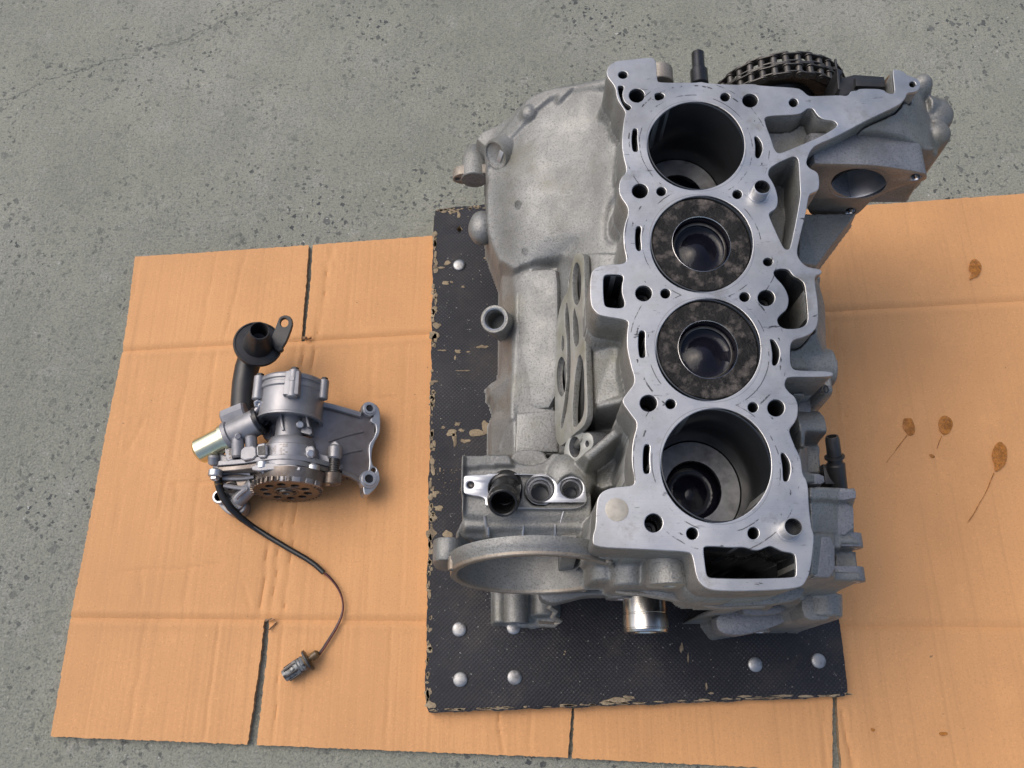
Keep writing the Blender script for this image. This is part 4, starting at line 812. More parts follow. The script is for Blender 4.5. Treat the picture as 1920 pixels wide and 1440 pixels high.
for a_ in (-.9, .1, 1.0, 2.2, 3.5, 4.6):
    mb = MB(); c_ = fr.w(.0165*math.cos(a_), .0165*math.sin(a_), Ln-.001); mb.cyl(c_, c_+fr.ez*.0013, .0026, n=12, bev=.0003, hole=.0016, holedepth=.001); mb.build(cr, 'face_hole', 'blacksteel')
# bottom lip of sealant on the front edge
mb = MB(); mb.tube([B.at(x, y, -.101) for x, y in chaikin([(1140, 1106), (1180, 1112), (1215, 1114), (1290, 1128), (1345, 1139), (1400, 1137), (1450, 1135)], 2, False)], .0022, 8); mb.build(eng, 'sealant_bead', 'cast_brown')
mb = MB(); mb.tube([B.at(x, y, w_) for x, y, w_ in [(1020, 1120, -.235), (1035, 1128, -.238), (1030, 1138, -.24), (1042, 1146, -.245), (1036, 1156, -.25), (1050, 1164, -.255), (1040, 1172, -.26), (1010, 1170, -.258)]], .003, 8); mb.build(eng, 'sealant_string', 'cast_brown')

# ---- right: round-hole flange facing the viewer
RF = Frame(B.at(1608, 346, -.052), B.ex, B.ez, -B.ey)
rfo = [(1512, 306), (1560, 307), (1640, 309), (1700, 318), (1722, 322), (1738, 326), (1738, 338), (1715, 344), (1690, 350), (1660, 362), (1635, 375), (1612, 400), (1594, 408), (1560, 406), (1510, 405)]
mb = MB(); mb.plate(RF, [chaikin(RF.poly(rfo), 2), RF.poly(ell(1610, 344, 51, 27, 56)), RF.poly(ell(1717, 332, 8.5, 5.2, 18)), RF.poly(ell(1595, 396, 9, 5.5, 18))], 0, .034, .0010, 0, 1)
mb.build(eng, 'pump_flange', ['cast_brown', 'cast_shaded'], label='brown stained upright flange with one large oval-looking bore')
c0 = RF.un(1610, 344); rr_ = RF.un(1661, 344)[0]-c0[0]; rv_ = (RF.un(1610, 317)[1]-RF.un(1610, 371)[1])/2
mb = MB(); mb.lathe(RF.moved(c0[0], c0[1]), [(1.012, .0004), (.985, -.0015), (.985, -.033)], 64, rr_, rv_); mb.build(eng, 'flange_bore', 'mill')
for x, y in ((1717, 332), (1595, 396)):
    mb = MB(); c_ = RF.un(x, y); mb.lathe(RF.moved(*c_), [(.0052, .0004), (.0044, -.001), (.0043, -.02), (0, -.02)], 20); mb.build(eng, 'flange_thread', 'steel')
# ---- timing sprocket with chain
SPo = B.at(1457, 212, -.090); SPF = Frame(SPo, B.ex, B.ez, -B.ey)
rs = .0655
mb = MB(); mb.lathe(SPF, [(rs-.004, -.010), (rs-.004, .0), (rs-.010, .001), (rs-.012, -.002), (.040, -.004), (.036, .001), (.030, .001), (.028, -.006), (0, -.006)], 72); spk = mb.build(eng, 'timing_sprocket', 'blacksteel')
def link_mesh(outer):
    mb = MB(); pt = .0114; out = []
    for k in range(12): a_ = math.pi/2+math.pi*k/11; out.append((-pt/2+.0047*math.cos(a_), .0047*math.sin(a_)))
    for k in range(12): a_ = -math.pi/2+math.pi*k/11; out.append((pt/2+.0047*math.cos(a_), .0047*math.sin(a_)))
    out = [(x, y*(1-.28*math.exp(-(x/.003)**2))) for x, y in out]
    I = Frame((0, 0, 0), (1, 0, 0), (0, 1, 0), (0, 0, 1))
    for h_ in ((.0062, -.0052) if outer else (.0048, -.0038)): mb.plate(I, [out], h_, .0012, .0002)
    for x in (-pt/2, pt/2):
        if outer: mb.cyl((x, 0, -.007), (x, 0, .0069), .0022, n=12, bev=.0003)
        else: mb.cyl((x, 0, -.0036), (x, 0, .0036), .0034, n=14, bev=.0002)
    me = mesh('chain_link', mb.V, mb.F); finish(me, 'chain', 0); me.polygons.foreach_set('use_smooth', [True]*len(me.polygons)); me.set_sharp_from_angle(angle=R(35)); return me
lm = [link_mesh(True), link_mesh(False)]; nl = 36; inv = WM[spk.name].inverted()
for row in (0.0, -.0128):
    for k in range(nl):
        a_ = 2*math.pi*(k+.3)/nl
        if math.sin(a_) < -.12: continue
        tr = np.array(SPF.ex)*-math.sin(a_)+np.array(SPF.ey)*math.cos(a_); rd = np.array(SPF.ex)*math.cos(a_)+np.array(SPF.ey)*math.sin(a_)
        f_ = Frame(SPF.w(rs*math.cos(a_), rs*math.sin(a_), row), tr, -rd, np.cross(tr, -rd)) if True else None
        o = bpy.data.objects.new('chain_link', lm[k % 2]); COL.objects.link(o); o.parent = spk; o.matrix_local = inv@f_.mat()
# ---- dowel stud, tensioner, rear bits
mb = MB(); p0 = B.at(1312, 160, -.030); pk = B.at(1308, 99, -.030); mb.cyl(p0, p0+(pk-p0)*.45, .0085, n=28); mb.cyl(p0+(pk-p0)*.4, pk, .0062, n=28, bev=.001); mb.build(eng, 'dowel_stud', 'blacksteel')
mb = MB(); mb.cyl(B.at(1238, 160, -.035), B.at(1236, 132, -.035), .013, n=32); mb.build(eng, 'round_boss', 'cast_brown')
TN = B.moved(0, 0, -.012)
mb = MB(); mb.plate(TN, [TN.poly([(1578, 141), (1605, 134), (1662, 138), (1664, 172), (1655, 166), (1612, 166), (1592, 177), (1586, 180), (1574, 172)])], -.004, .040, .0012)
mb.plate(TN, [TN.poly([(1603, 147), (1658, 149), (1660, 164), (1604, 162)])], .001, .006, .0012); tn = mb.build(eng, 'chain_tensioner', 'black', label='black plastic chain tensioner block')
mb = MB(); mb.plate(TN, [TN.poly([(1567, 131), (1572, 133), (1580, 139), (1574, 144), (1574, 172), (1569, 170)])], .003, .04, .0008); mb.build(tn, 'tensioner_fin', 'black')
mb = MB(); mb.plate(TN, [TN.poly([(1665, 140), (1673, 131), (1676, 172), (1667, 172)])], -.006, .03, .0006); mb.build(tn, 'tensioner_guide', 'brown')
mb = MB(); mb.tube([B.at(x, y, -.02) for x, y in [(1566, 112), (1568, 130), (1572, 150), (1582, 172)]], .0013, 8); mb.build(eng, 'wire_clip', 'blacksteel')
# ---- black plastic breather spigot on the right
p0 = B.at(1571, 908, -.085); p1_ = B.at(1560, 818, -.060); fr, Ln = axisframe(p0, p1_); mb = MB()
mb.lathe(fr, [(0, -.004), (.0080, -.004), (.0082, Ln*.42), (.0066, Ln*.45), (.0064, Ln*.55), (.0086, Ln*.555), (.0086, Ln*.59), (.0062, Ln*.60), (.0060, Ln-.003), (.0052, Ln), (.0040, Ln), (.0038, Ln-.008), (0, Ln-.008)], 32); sg = mb.build(eng, 'pipe_spigot', 'black', label='upright black plastic hose spigot')
mb = MB(); fr = Frame(B.at(1562, 900, -.088), B.ex, B.ey, B.ez); mb.box(fr, -.011, .008, -.006, .012, -.02, .010, .001); mb.build(sg, 'spigot_base', 'black')
# cast-in number on the pipe, casting clocks on the flank
fc = bpy.data.curves.new('t', 'FONT'); fc.body = '20'; fc.size = .0105; fc.extrude = .0004; fc.align_x = 'CENTER'; fc.align_y = 'CENTER'
to = bpy.data.objects.new('t', fc); me = bpy.data.meshes.new_from_object(to); fr = B.moved(*B.un(1543, 730.5, -.0335), -.0335)
me.transform(fr.mat()); finish(me, 'blacksteel', 0); part(eng, 'cast_number', me); bpy.data.objects.remove(to)
for px, py, r_ in [(971, 383, .0050), (984, 471, .0042)]:
    c_ = hfz(px, py, -.11); n_ = hnrm(px, py, -.11); x_ = np.cross([0, 1, 0], n_); x_ /= np.linalg.norm(x_); fr = Frame(c_, x_, np.cross(n_, x_), n_)
    mb = MB(); mb.lathe(fr, [(r_, -.002), (r_, .0005), (r_*.86, .0005), (r_*.84, -.0002)], 28)
    for k in range(-3, 4):
        hw = math.sqrt(max(0, 1-(k/4)**2))*r_*.8; y = k*r_*.24; mb.plate(fr, [[(-hw, y-r_*.05), (hw, y-r_*.05), (hw, y+r_*.05), (-hw, y+r_*.05)]], .0006, .002, .0001)
    mb.build(eng, 'casting_clock', 'cast')

# ================================================================ OIL PUMP
W = G.at
pz0 = CZ+.001
pframe = Frame(W(540, 840, pz0), G.ex, G.ey, G.ez)
pump = thing('oil_pump', 'grey die-cast oil pump with black pickup tube and wire lying on the left cardboard', 'oil pump', pframe)
def ycyl(px, zc, y_far, y_near, r_, ztop=None, prof=None, n=48, px2=None):
    """frame on an axis running towards the viewer (-y); y_far / y_near are pixel rows of the top line"""
    zt = zc+r_ if ztop is None else ztop
    a_ = W(px, y_far, zt); x0 = G.un(px, y_far, zc)[0]
    Yf = G.un(px, y_far, zt)[1]; Yn = G.un(px, y_near, zt)[1]; x0 = G.un(px, (y_far+y_near)/2, zt)[0]
    return Frame((x0, Yf, zc), (1, 0, 0), (0, 0, 1), (0, -1, 0)), Yf-Yn
# vacuum pump drum
fd, Ld = ycyl(532, .062, 698, 772, .036); r_ = .0350
mb = MB(); mb.lathe(fd, [(0, -.001), (r_+.001, -.001), (r_+.0022, .001), (r_+.0022, .0045), (r_+.0005, .0055), (r_+.0005, .0075), (r_+.0018, .0085), (r_+.0016, .0125), (r_, .014), (r_, Ld-.003), (r_+.0012, Ld-.002), (r_+.0012, Ld), (r_-.003, Ld), (r_-.005, Ld-.004), (.018, Ld-.004), (0, Ld-.004)], 72)
drum = mb.build(pump, 'vacuum_pump_drum', 'pump_cast', 30)
for a_, rr_, l0, l1 in [(75, .0062, -.002, .030), (150, .0062, -.002, .026), (15, .0055, -.001, .022)]:
    c_ = fd.w((r_+.003)*math.cos(R(a_)), (r_+.003)*math.sin(R(a_)), 0); z_ = np.array(fd.ez)
    mb = MB(); mb.cyl(c_+z_*l0, c_+z_*l1, rr_, n=20, bev=.001); bs = mb.build(drum, 'screw_boss', 'pump_cast')
    mb = MB(); mb.cyl(c_+z_*(l0-.003), c_+z_*l0, rr_*.7, n=6, bev=.0005); mb.build(drum, 'screw_head', 'blacksteel')
mb = MB(); f2 = Frame(fd.w(.009, r_+.001, .012), fd.ex, -np.array(fd.ez), fd.ey); mb.plate(f2, [[(-.0085, -.016), (.0085, -.016), (.0075, .012), (-.0075, .012)]], .006, .012, .002); mb.build(drum, 'boss_pad', 'pump_cast')
mb = MB(); c_ = fd.w(.009, r_+.007, .010); mb.cyl(c_, c_+np.array([0, 0, .0012]), .0032, n=18, bev=.0004); mb.build(drum, 'ejector_mark', 'pump_cast')
# neck, webs
fn, Ln_ = ycyl(537, .060, 766, 830, .0155)
mb = MB(); mb.lathe(fn, [(.0155, -.004), (.0155, Ln_), (0, Ln_)], 40); neck = mb.build(pump, 'neck', 'pump_cast')
for x0, x1, y0, y1, zt in [(523, 528, 772, 806, .078), (571, 576, 772, 800, .074)]:
    mb = MB(); q = [G.un(x0, y0, zt), G.un(x0+4, y0, zt), G.un(x1+5, y1, zt), G.un(x1, y1, zt)]; mb.plate(G, [q], zt, .02, .0008); mb.build(neck, 'rib', 'pump_cast')
mb = MB(); mb.plate(G, [G.poly([(560, 780), (580, 779), (585, 812), (581, 815), (560, 810)], .066)], .066, .012, .001); mb.build(neck, 'lug_plate', 'pump_cast')
mb = MB(); mb.cyl(W(563, 796, .060), W(563, 796, .075), .0042, n=20, bev=.001); mb.build(neck, 'screw_head', 'mill')
mb = MB(); mb.plate(G, [chaikin(G.poly([(486, 783), (525, 778), (528, 812), (515, 830), (490, 820)], .046), 1)], .046, .02, .001); mb.build(pump, 'web', 'pump_cast')
mb = MB()
for a, c2 in (((498, 788), (518, 786)), ((518, 786), (516, 822)), ((499, 789), (513, 822))): mb.tube([W(*a, .048), W(*c2, .048)], .0016, 8)
mb.build(pump, 'web_rib', 'pump_cast')
# second stage housing
fs, Ls = ycyl(533, .052, 813, 866, .030)
mb = MB(); mb.lathe(fs, [(.016, -.002), (.024, -.001), (.0265, .004), (.0270, .0085), (.0300, .010), (.0300, Ls-.003), (.0315, Ls-.002), (.0315, Ls+.003), (0, Ls+.003)], 64); stg = mb.build(pump, 'pump_stage', 'pump_cast')
# body left of it
def slab(pts, zt, th, name, mat='pump_cast', bev=.0015, it=1, parent=pump): 
    mb = MB(); mb.plate(G, [chaikin(G.poly(pts, zt), it) if it else G.poly(pts, zt)], zt, th, bev); return mb.build(parent, name, mat, 20)
bodyl = slab([(398, 848), (412, 846), (425, 855), (440, 840), (500, 829), (520, 828), (600, 850), (632, 858), (640, 885), (560, 884), (480, 868), (398, 884)], .052, .044, 'pump_body')
slab([(452, 838), (480, 834), (482, 860), (450, 864)], .074, .03, 'body_block')
slab([(480, 833), (500, 829), (502, 858), (482, 858)], .081, .03, 'label_pad')
slab([(483, 837), (497, 834), (498, 853), (484, 853)], .0816, .001, 'dark_label', 'label', .0002, 0)
for x, y, w_, h_ in [(511, 843, 11, 20), (531, 841, 16, 22), (434, 850, 12, 18)]:
    zt = .0838 if x > 500 else .0625
    mb = MB()
    for j in range(6):
        for i in range(3):
            if random.random() < .25: continue
            xx = x-w_/2+w_*(i+.5)/3; yy = y-h_/2+h_*(j+.5)/6; mb.plate(G, [G.poly([(xx-w_/7, yy-.9), (xx+w_/8, yy-.9), (xx+w_/9, yy+.9), (xx-w_/7, yy+.9)], zt)], zt, .0012, .0002)
    if x > 500:
        zc, rr_, xc = .052, .0302, fs.o[0]
        mb.V = [(p[0], p[1], p[2]-zt+zc+math.sqrt(max(1e-6, rr_*rr_-(p[0]-xc)**2))) for p in mb.V]
    mb.build(bodyl, 'raised_print', 'pump_dirty')
slab([(420, 836), (436, 833), (440, 862), (424, 866)], .0615, .02, 'print_pad')
for (x, y, z0, x1, y1, z1, r1) in [(446, 820, .066, 446, 858, .062, .0068), (470, 816, .066, 472, 846, .060, .0066), (401, 852, .056, 401, 872, .050, .0062)]:
    mb = MB(); mb.cyl(W(x, y, z0), W(x1, y1, z1), r1, n=20, bev=.002); mb.build(pump, 'post', 'pump_cast')
mb = MB(); mb.cyl(W(446, 818, .066), W(446, 818, .0745), .0034, n=16); mb.build(pump, 'ejector_mark', 'pump_cast')
# joint flange: two plates with bright edges and screws
def vplate(pts, Y, th, name, mat, bev=.0008, holes=()):
    fr = Frame((0, Y, 0), (1, 0, 0), (0, 0, 1), (0, -1, 0)); mb = MB(); mb.plate(fr, [chaikin(pts, 1)]+list(holes), 0, th, bev); return mb.build(pump, name, mat, 20)
Yj = G.un(520, 869, .066)[1]
xs = lambda px, z=.06: G.un(px, 872, z)[0]
flp = [(xs(396), .014), (xs(640), .014), (xs(640), .040), (xs(618), .052), (xs(598), .066), (xs(575), .076), (xs(545), .0835), (xs(515), .080), (xs(490), .074), (xs(450), .064), (xs(396), .056)]
j1 = vplate(flp, Yj, .0055, 'joint_flange', 'pump_cast'); j2 = vplate([(x*1.0, z-.002) for x, z in flp], Yj-.0062, .0055, 'cover_flange', 'pump_dirty')
slab([(470, 872), (520, 866), (565, 874), (562, 884), (520, 880), (474, 884)], .0825, .006, 'flange_bar', 'pump_cast', .001, 1)
for px, py, zt, L_ in [(492, 876, .078, .010), (586, 882, .066, .014), (402, 890, .058, .008)]:
    mb = MB(); c_ = W(px, py, zt); mb.cyl(c_+np.array([0, .006, -.002]), c_+np.array([0, -.002, -.002]), .0075, n=24, bev=.001); mb.cyl(c_+np.array([0, -.002, -.002]), c_+np.array([0, -.0055, -.002]), .0052, n=6, bev=.0006, hole=.0026, holedepth=.002); mb.build(pump, 'flange_screw', 'mill')
slab([(572, 836), (590, 835), (590, 858), (573, 858)], .074, .03, 'side_boss'); mb = MB(); mb.cyl(W(582, 850, .07), W(582, 850, .0755), .004, n=18); mb.build(pump, 'ejector_mark', 'mill')
mb = MB(); mb.cyl(W(586, 858, .066), W(587, 884, .062), .0046, n=20); mb.build(pump, 'screw_sleeve', 'pump_cast')
# front cover with stiffening arms
fc_, Lc = ycyl(533, .048, 880, 908, .037)
mb = MB(); mb.lathe(fc_, [(.037, -.004), (.036, .004), (.0335, .009), (.0335, .0115), (.030, .0125), (.029, .006), (.012, .006), (.012, .014), (0, .014)], 64); fcv = mb.build(pump, 'front_cover', 'pump_dirty')
for a_ in (70, 95, 120, 45, 25, 150):
    c_ = fc_.w(.031*math.cos(R(a_)), .031*math.sin(R(a_)), .005); t_ = Frame(c_, [-math.sin(R(a_)), 0, math.cos(R(a_))], [0, -1, 0], np.cross([-math.sin(R(a_)), 0, math.cos(R(a_))], [0, -1, 0]))
    mb = MB(); mb.plate(t_, [[(-.0045, -.004), (.0045, -.004), (.0045, .007), (-.0045, .007)]], .0035, .006, .001); mb.build(fcv, 'cover_rib', 'pump_cast')
armz = .050
slab([(396, 886), (470, 876), (500, 884), (496, 905), (470, 918), (430, 916), (400, 902)], armz-.006, .028, 'cover_web', 'pump_dirty')
for pts in ([(400, 890), (440, 884), (486, 892)], [(402, 896), (450, 898), (490, 892)], [(410, 908), (440, 914), (478, 918)], [(470, 912), (450, 925), (438, 940)], [(448, 916), (470, 908), (492, 914)]):
    mb = MB(); mb.tube([W(x, y, armz-.004) for x, y in chaikin(pts, 2, False)], .0026, 8); mb.build(pump, 'stiffening_arm', 'pump_cast')
mb = MB(); mb.cyl(W(435, 903, .035), W(433, 915, .043), .008, n=24, hole=.0035); mb.build(pump, 'arm_boss', 'pump_dirty')
# chain sprocket facing the viewer
tlt = R(4); ez_ = np.array([.02, -math.cos(tlt), math.sin(tlt)]); ez_ /= np.linalg.norm(ez_); ex_ = np.cross([0, 0, 1.], ez_); ex_ = -ex_/np.linalg.norm(ex_) if ex_[0] < 0 else ex_/np.linalg.norm(ex_)
SP = Frame(W(537, 917, .046), ex_, np.cross(ez_, ex_), ez_)
nt = 38; out = []
for k in range(nt):
    for f_, r1 in ((0, .0348), (.25, .0356), (.38, .0385), (.62, .0385), (.75, .0356)): a_ = 2*math.pi*(k+f_)/nt; out.append((r1*math.cos(a_), r1*math.sin(a_)))
hl = [[(.0235*math.cos(2*math.pi*k/10+.3)+.0046*math.cos(t*.45), .0235*math.sin(2*math.pi*k/10+.3)+.0046*math.sin(t*.45)) for t in range(14)] for k in range(10)]
mb = MB(); mb.plate(SP, [out]+hl, .003, .0055, .0005); spr = mb.build(pump, 'drive_sprocket', 'sprocket', 20, label='brown oily toothed sprocket with ten round holes')
mb = MB(); mb.lathe(SP, [(.0135, .0031), (.0130, .0040), (.0115, .0040), (.0110, .0032), (.0085, .0032), (.008, .0052), (.0045, .0052), (.004, .0034), (0, .0034)], 36); mb.build(spr, 'hub', 'chain')
for k in range(5):
    a_ = 2*math.pi*k/5; c_ = SP.w(.0098*math.cos(a_), .0098*math.sin(a_), .002); mb = MB(); mb.cyl(c_, c_+ez_*.0022, .0013, n=10, bev=.0003); mb.build(spr, 'hub_pin', 'blacksteel')
# right screw tower
mb = MB(); mb.cyl(W(629, 836, .050), W(627, 862, .050), .0082, .0078, n=24, bev=.002); mb.build(pump, 'tower_cap', 'pump_cast')
mb = MB(); mb.cyl(W(627, 858, .050), W(626, 888, .050), .0062, n=24); tw = mb.build(pump, 'tower_barrel', 'black')
for k in range(5):
    mb = MB(); y_ = 868+k*4.3; mb.cyl(W(626.5, y_, .050), W(626.4, y_+1.6, .050), .0068, n=24, bev=.0003); mb.build(tw, 'barrel_ring', 'chain')
mb = MB(); mb.cyl(W(624, 886, .048), W(622, 908, .046), .0105, n=32, bev=.001, hole=.0045, holedepth=.015); mb.build(pump, 'tower_boss', 'pump_dirty')
mb = MB(); mb.cyl(W(607, 902, .042), W(606, 909, .042), .0075, n=24, hole=.003); mb.build(pump, 'washer_boss', 'mill')
slab([(575, 884), (610, 884), (632, 893), (632, 905), (600, 905), (578, 898)], .046, .02, 'tower_web', 'pump_dirty')
slab([(617, 834), (628, 824), (640, 836), (640, 860), (618, 860)], .048, .02, 'tower_pad')
# mounting plate on the right
P1, P2, P3 = W(694, 767, .030), W(695, 897, .030), W(602, 812, .052)
n_ = np.cross(P2-P1, P3-P1); n_ = n_ if n_[2] > 0 else -n_; n_ /= np.linalg.norm(n_); y_ = (P1-P2)/np.linalg.norm(P1-P2); x_ = np.cross(y_, n_)
MPF = Frame(P1, x_, y_, n_)
mp = [(586, 752), (600, 750), (676, 772), (690, 772), (706, 790), (703, 800), (704, 815), (694, 832), (692, 850), (692, 878), (684, 892), (677, 902), (640, 882), (600, 872), (580, 868)]
mb = MB(); mb.plate(MPF, [chaikin(MPF.poly(mp), 1)], -.002, .010, .001); plt_ = mb.build(pump, 'mounting_plate', 'pump_plate', 20)
rim = [(676, 766), (682, 757), (694, 755), (706, 760), (712, 772), (713, 800), (711, 815), (702, 830), (697, 845), (696, 862), (699, 874), (706, 877), (711, 888), (712, 902), (706, 914), (691, 929), (681, 928), (679, 905), (674, 900), (678, 890), (690, 884), (692, 868), (690, 845), (692, 832), (700, 822), (705, 808), (703, 796), (694, 792), (694, 786), (702, 780), (690, 778), (678, 776)]
mb = MB(); mb.plate(MPF, [chaikin(MPF.poly(rim), 1), MPF.poly(ell(700.5, 881.5, 4.5, 4.5, 14), .002)], .002, .016, .001); rm = mb.build(plt_, 'plate_rim', 'mill', 20)
for x, y, r1 in ((692, 767, .0066), (691, 899, .0078)):
    mb = MB(); c_ = MPF.w(*MPF.un(x, y, .003), .003); fr = Frame(c_, MPF.ex, MPF.ey, MPF.ez)
    mb.lathe(fr, [(r1*1.35, -.008), (r1*1.3, .001), (r1*1.25, .0016), (r1*1.08, .0016), (r1, .003), (r1*.98, .0036), (r1*.66, .0036), (r1*.6, .0028)], 32); mb.build(plt_, 'bolt_sleeve', 'mill')
    mb = MB(); mb.lathe(fr, [(r1*.62, .0030), (r1*.5, .0026), (0, .0026)], 24); mb.build(plt_, 'sleeve_shade_disc', 'blacksteel')  # dark disc on closed metal, painting the shade down the sleeve
mb = MB(); mb.tube([MPF.w(*MPF.un(x, y, .001), .001) for x, y in [(586, 756), (620, 762), (676, 778)]], .0035, 8); mb.build(plt_, 'plate_ridge', 'pump_cast')
mb = MB(); mb.tube([MPF.w(*MPF.un(x, y, -.001), -.001) for x, y in [(640, 886), (660, 892), (678, 904)]], .003, 8); mb.build(plt_, 'plate_ridge', 'pump_dirty')
for pts in ([(598, 834), (650, 816), (696, 806)], [(608, 862), (655, 848), (690, 842)]):
    mb = MB(); mb.tube([MPF.w(*MPF.un(x, y, -.0022), -.0022) for x, y in chaikin(pts, 2, False)], .0016, 8); mb.build(plt_, 'plate_rib', 'pump_plate')
mb = MB(); mb.plate(MPF, [MPF.poly([(598, 785), (603, 785), (601, 788), (600.5, 794), (599, 788)], -.0015)], -.0015, .0006, .0001); mb.build(plt_, 'red_mark', 'red')
# foot
ft = [(403, 930), (410, 919), (424, 914), (446, 920), (460, 932), (463, 948), (456, 961), (440, 967), (424, 962), (410, 948)]
mb = MB(); mb.plate(G, [chaikin(G.poly(ft, .026), 2)], .026, .0185, .0015); foot = mb.build(pump, 'foot', 'pump_cast', 20)
mb = MB(); c_ = W(414, 933, .026); mb.cyl(c_, c_+np.array([0, 0, .006]), .0080, n=28, hole=.0052, holedepth=.006); mb.build(foot, 'foot_boss', 'mill')
mb = MB(); mb.tube([W(x, y, .029) for x, y in chaikin([(440, 926), (450, 932), (456, 944), (446, 955), (430, 950)], 2, False)], .0016, 8); mb.build(foot, 'foot_rim', 'mill')
mb = MB(); mb.tube([W(446, 938, .030), W(462, 922, .036), W(478, 906, .042)], .0085, 12); mb.build(foot, 'foot_arm', 'pump_cast')
# solenoid valve
p0, p1_, p2_ = W(484, 790, .064), W(428, 819, .056), W(371, 848, .048)
mb = MB(); fr, Ln = axisframe(p0, p1_); mb.lathe(fr, [(.012, -.002), (.0150, .001), (.0152, Ln-.006), (.0172, Ln-.005), (.0172, Ln), (0, Ln)], 40); sv = mb.build(pump, 'valve_housing', 'pump_cast')
mb = MB(); fr, Ln = axisframe(p1_, p2_); mb.lathe(fr, [(.0168, -.001), (.0168, .004), (.0150, .005), (.0146, Ln-.003), (.0120, Ln), (0, Ln)], 44); mb.build(pump, 'solenoid_can', 'zinc', label='shiny yellowish zinc-plated solenoid can')
mb = MB(); mb.cyl(W(463, 770, .060), W(419, 788, .056), .0115, n=8, bev=.002); mb.build(pump, 'valve_side_chamber', 'pump_cast')
mb = MB(); mb.cyl(W(424, 802, .062), W(418, 806, .060), .0055, n=20); mb.build(pump, 'chamber_screw', 'mill')
mb = MB(); mb.lathe(axisframe(W(484, 790, .066), W(470, 797, .064))[0], [(.0135, -.006), (.0165, -.005), (.0168, -.001), (.0150, .0)], 40); mb.build(sv, 'valve_clip', 'blacksteel')
mb = MB(); mb.tube([W(494, 748, .078), W(486, 762, .080), (W(476, 776, .076)), W(462, 784, .072)], .0032, 10); mb.build(pump, 'clamp_arm', 'pump_cast')
mb = MB(); mb.cyl(W(484, 757, .074), W(484, 757, .084), .005, n=6, bev=.0008, hole=.002, holedepth=.002); mb.build(pump, 'clamp_screw', 'mill')
slab([(484, 770), (500, 762), (508, 785), (498, 800), (486, 796)], .058, .02, 'dark_socket', 'black')
# black suction tube with funnel
mb = MB(); mb.tube([W(x, y, z) for x, y, z in [(482, 640, .060), (473, 660, .052), (463, 690, .047), (458, 720, .045), (456, 750, .045), (455, 785, .045)]], [.0125, .0135, .0138, .0138, .0138, .0138], 28); mb.build(pump, 'pickup_tube', 'black')
fr, Ln = axisframe(W(484, 645, .068), W(487, 614, .112)); 
ax_ = fr.ez
mb = MB(); mb.lathe(fr, [(.012, -.010), (.0255, -.004), (.0272, -.003), (.0275, .0005), (.0268, .0018), (.0256, .0020), (.0250, .0008), (.0175, .0016), (.0168, .003), (.0130, .018), (.0108, .026), (.0108, .0375), (.0104, .038), (.0096, .038), (.0092, .037), (.0088, .010), (0, .008)], 56); fu = mb.build(pump, 'pickup_funnel', 'black', label='black round funnel mouth of the pickup tube')
tb = [(505, 640), (514, 620), (520, 604), (524, 594), (535, 590), (546, 594), (549, 606), (544, 622), (534, 646), (520, 660)]
TBF = Frame(W(533, 605, .070), G.ex, G.ey, G.ez)
mb = MB(); mb.plate(TBF, [chaikin(TBF.poly(tb), 1), TBF.poly(ell(533, 604.5, 7.5, 8.5, 20))], 0, .005, .0008); mb.build(fu, 'fixing_tab', 'black', 20)
mb = MB(); c_ = W(527, 657, .066); mb.cyl(c_, c_+np.array([0, 0, .006]), .0035, n=16); mb.build(fu, 'funnel_clip', 'black')
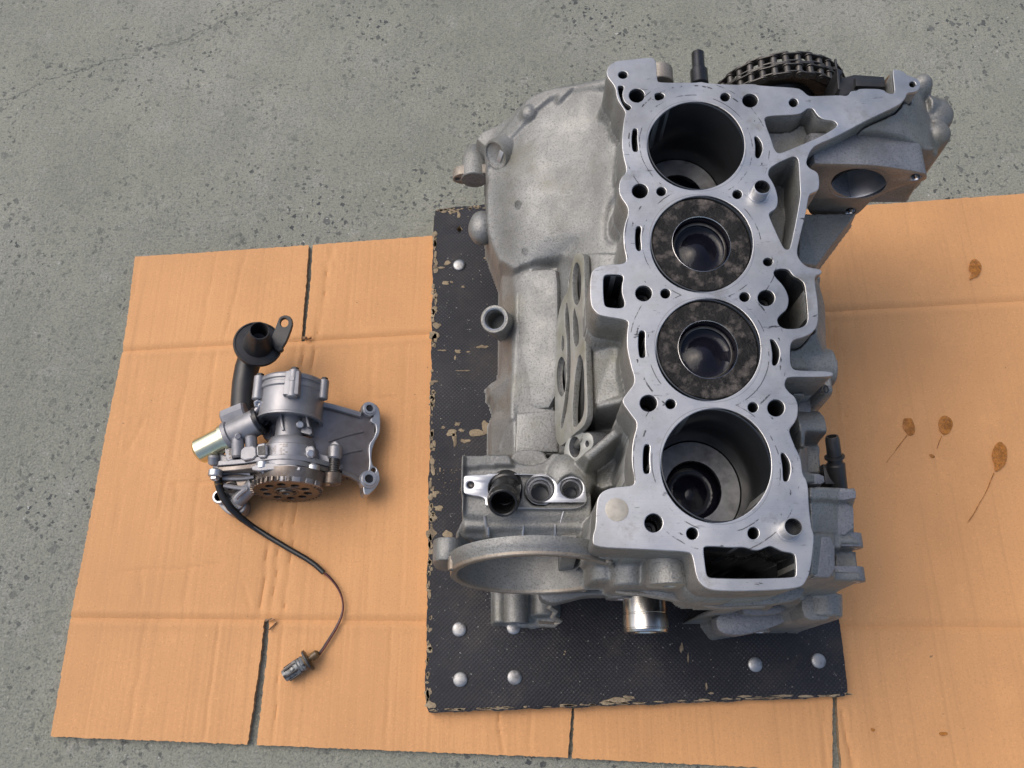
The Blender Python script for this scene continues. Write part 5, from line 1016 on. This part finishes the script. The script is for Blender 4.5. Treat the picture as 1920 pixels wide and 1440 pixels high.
# sensor lead and plug
mb = MB(); pth = [(409, 900, .048), (411, 914, .045), (418, 932, .040), (432, 952, .036), (450, 970, .026), (475, 988, .014), (505, 1007, CZ+.006), (540, 1028, CZ+.005), (575, 1048, CZ+.005), (592, 1060, CZ+.005), (607, 1074, CZ+.005)]
mb.tube([W(*p) for p in pth], [.0036, .0040, .0042, .0042, .0038, .0033, .0031, .0030, .0030, .0029, .0028], 14); mb.build(pump, 'lead_sheath', 'rubber', label='black sheathed lead')
mb = MB(); mb.cyl(W(408, 898, .044), W(411, 912, .046), .0045, n=14); mb.build(pump, 'lead_ferrule', 'brown')
wp = chaikin([(605, 1072), (618, 1082), (632, 1099), (641, 1118), (644, 1138), (640, 1157), (630, 1178), (617, 1199), (604, 1219), (594, 1232)], 2, False)
for dx, mt in ((-1.3, 'red'), (1.2, 'rubber')):
    mb = MB(); mb.tube([W(x+dx*math.cos(i*.12), y+dx*.6*math.sin(i*.12), CZ+.0045+(.0006 if mt == 'red' else .0003)) for i, (x, y) in enumerate(wp)], .00105, 8); mb.build(pump, 'thin_wire', mt)
pa, pb = W(594, 1226, CZ+.010), W(533, 1268, CZ+.009); fr, Ln = axisframe(pa, pb); mb = MB()
mb.lathe(fr, [(.003, -.002), (.0045, 0), (.0045, Ln*.16), (.0030, Ln*.17), (.003, Ln*.22), (.0068, Ln*.24), (.0072, Ln*.36), (.0060, Ln*.38)], 24, mi=0); pg = mb.build(pump, 'plug_seal', 'brown')
mb = MB(); mb.lathe(fr, [(.0105, Ln*.30), (.0108, Ln*.32), (.0060, Ln*.34), (.0078, Ln*.40), (.0082, Ln*.44), (.0074, Ln*.46), (.0082, Ln*.48), (.0082, Ln*.52), (.0074, Ln*.54), (.0084, Ln*.56), (.0084, Ln*.66), (.0072, Ln*.68), (.0070, Ln*.88), (.0062, Ln), (.0050, Ln), (.0046, Ln-.004), (0, Ln-.004)], 20, 1, .85); pl = mb.build(pump, 'plug_body', 'plugplastic', label='grey round connector plug')
for a_ in (.3, 1.2, 2.1, 3.4):
    mb = MB(); mb.tube([fr.w(.0078*math.cos(a_), .0068*math.sin(a_), Ln*.58), fr.w(.0076*math.cos(a_), .0066*math.sin(a_), Ln*.92)], .0011, 6); mb.build(pl, 'plug_rib', 'blacksteel')
mb = MB(); fr3 = Frame(fr.w(0, 0, Ln*.28), fr.ex, fr.ey, fr.ez); mb.plate(fr3, [chaikin([(-.011, -.007), (.011, -.007), (.012, .0), (.008, .010), (-.008, .010), (-.012, .0)], 1)], .001, .002, .0004); mb.build(pl, 'plug_collar', 'black')
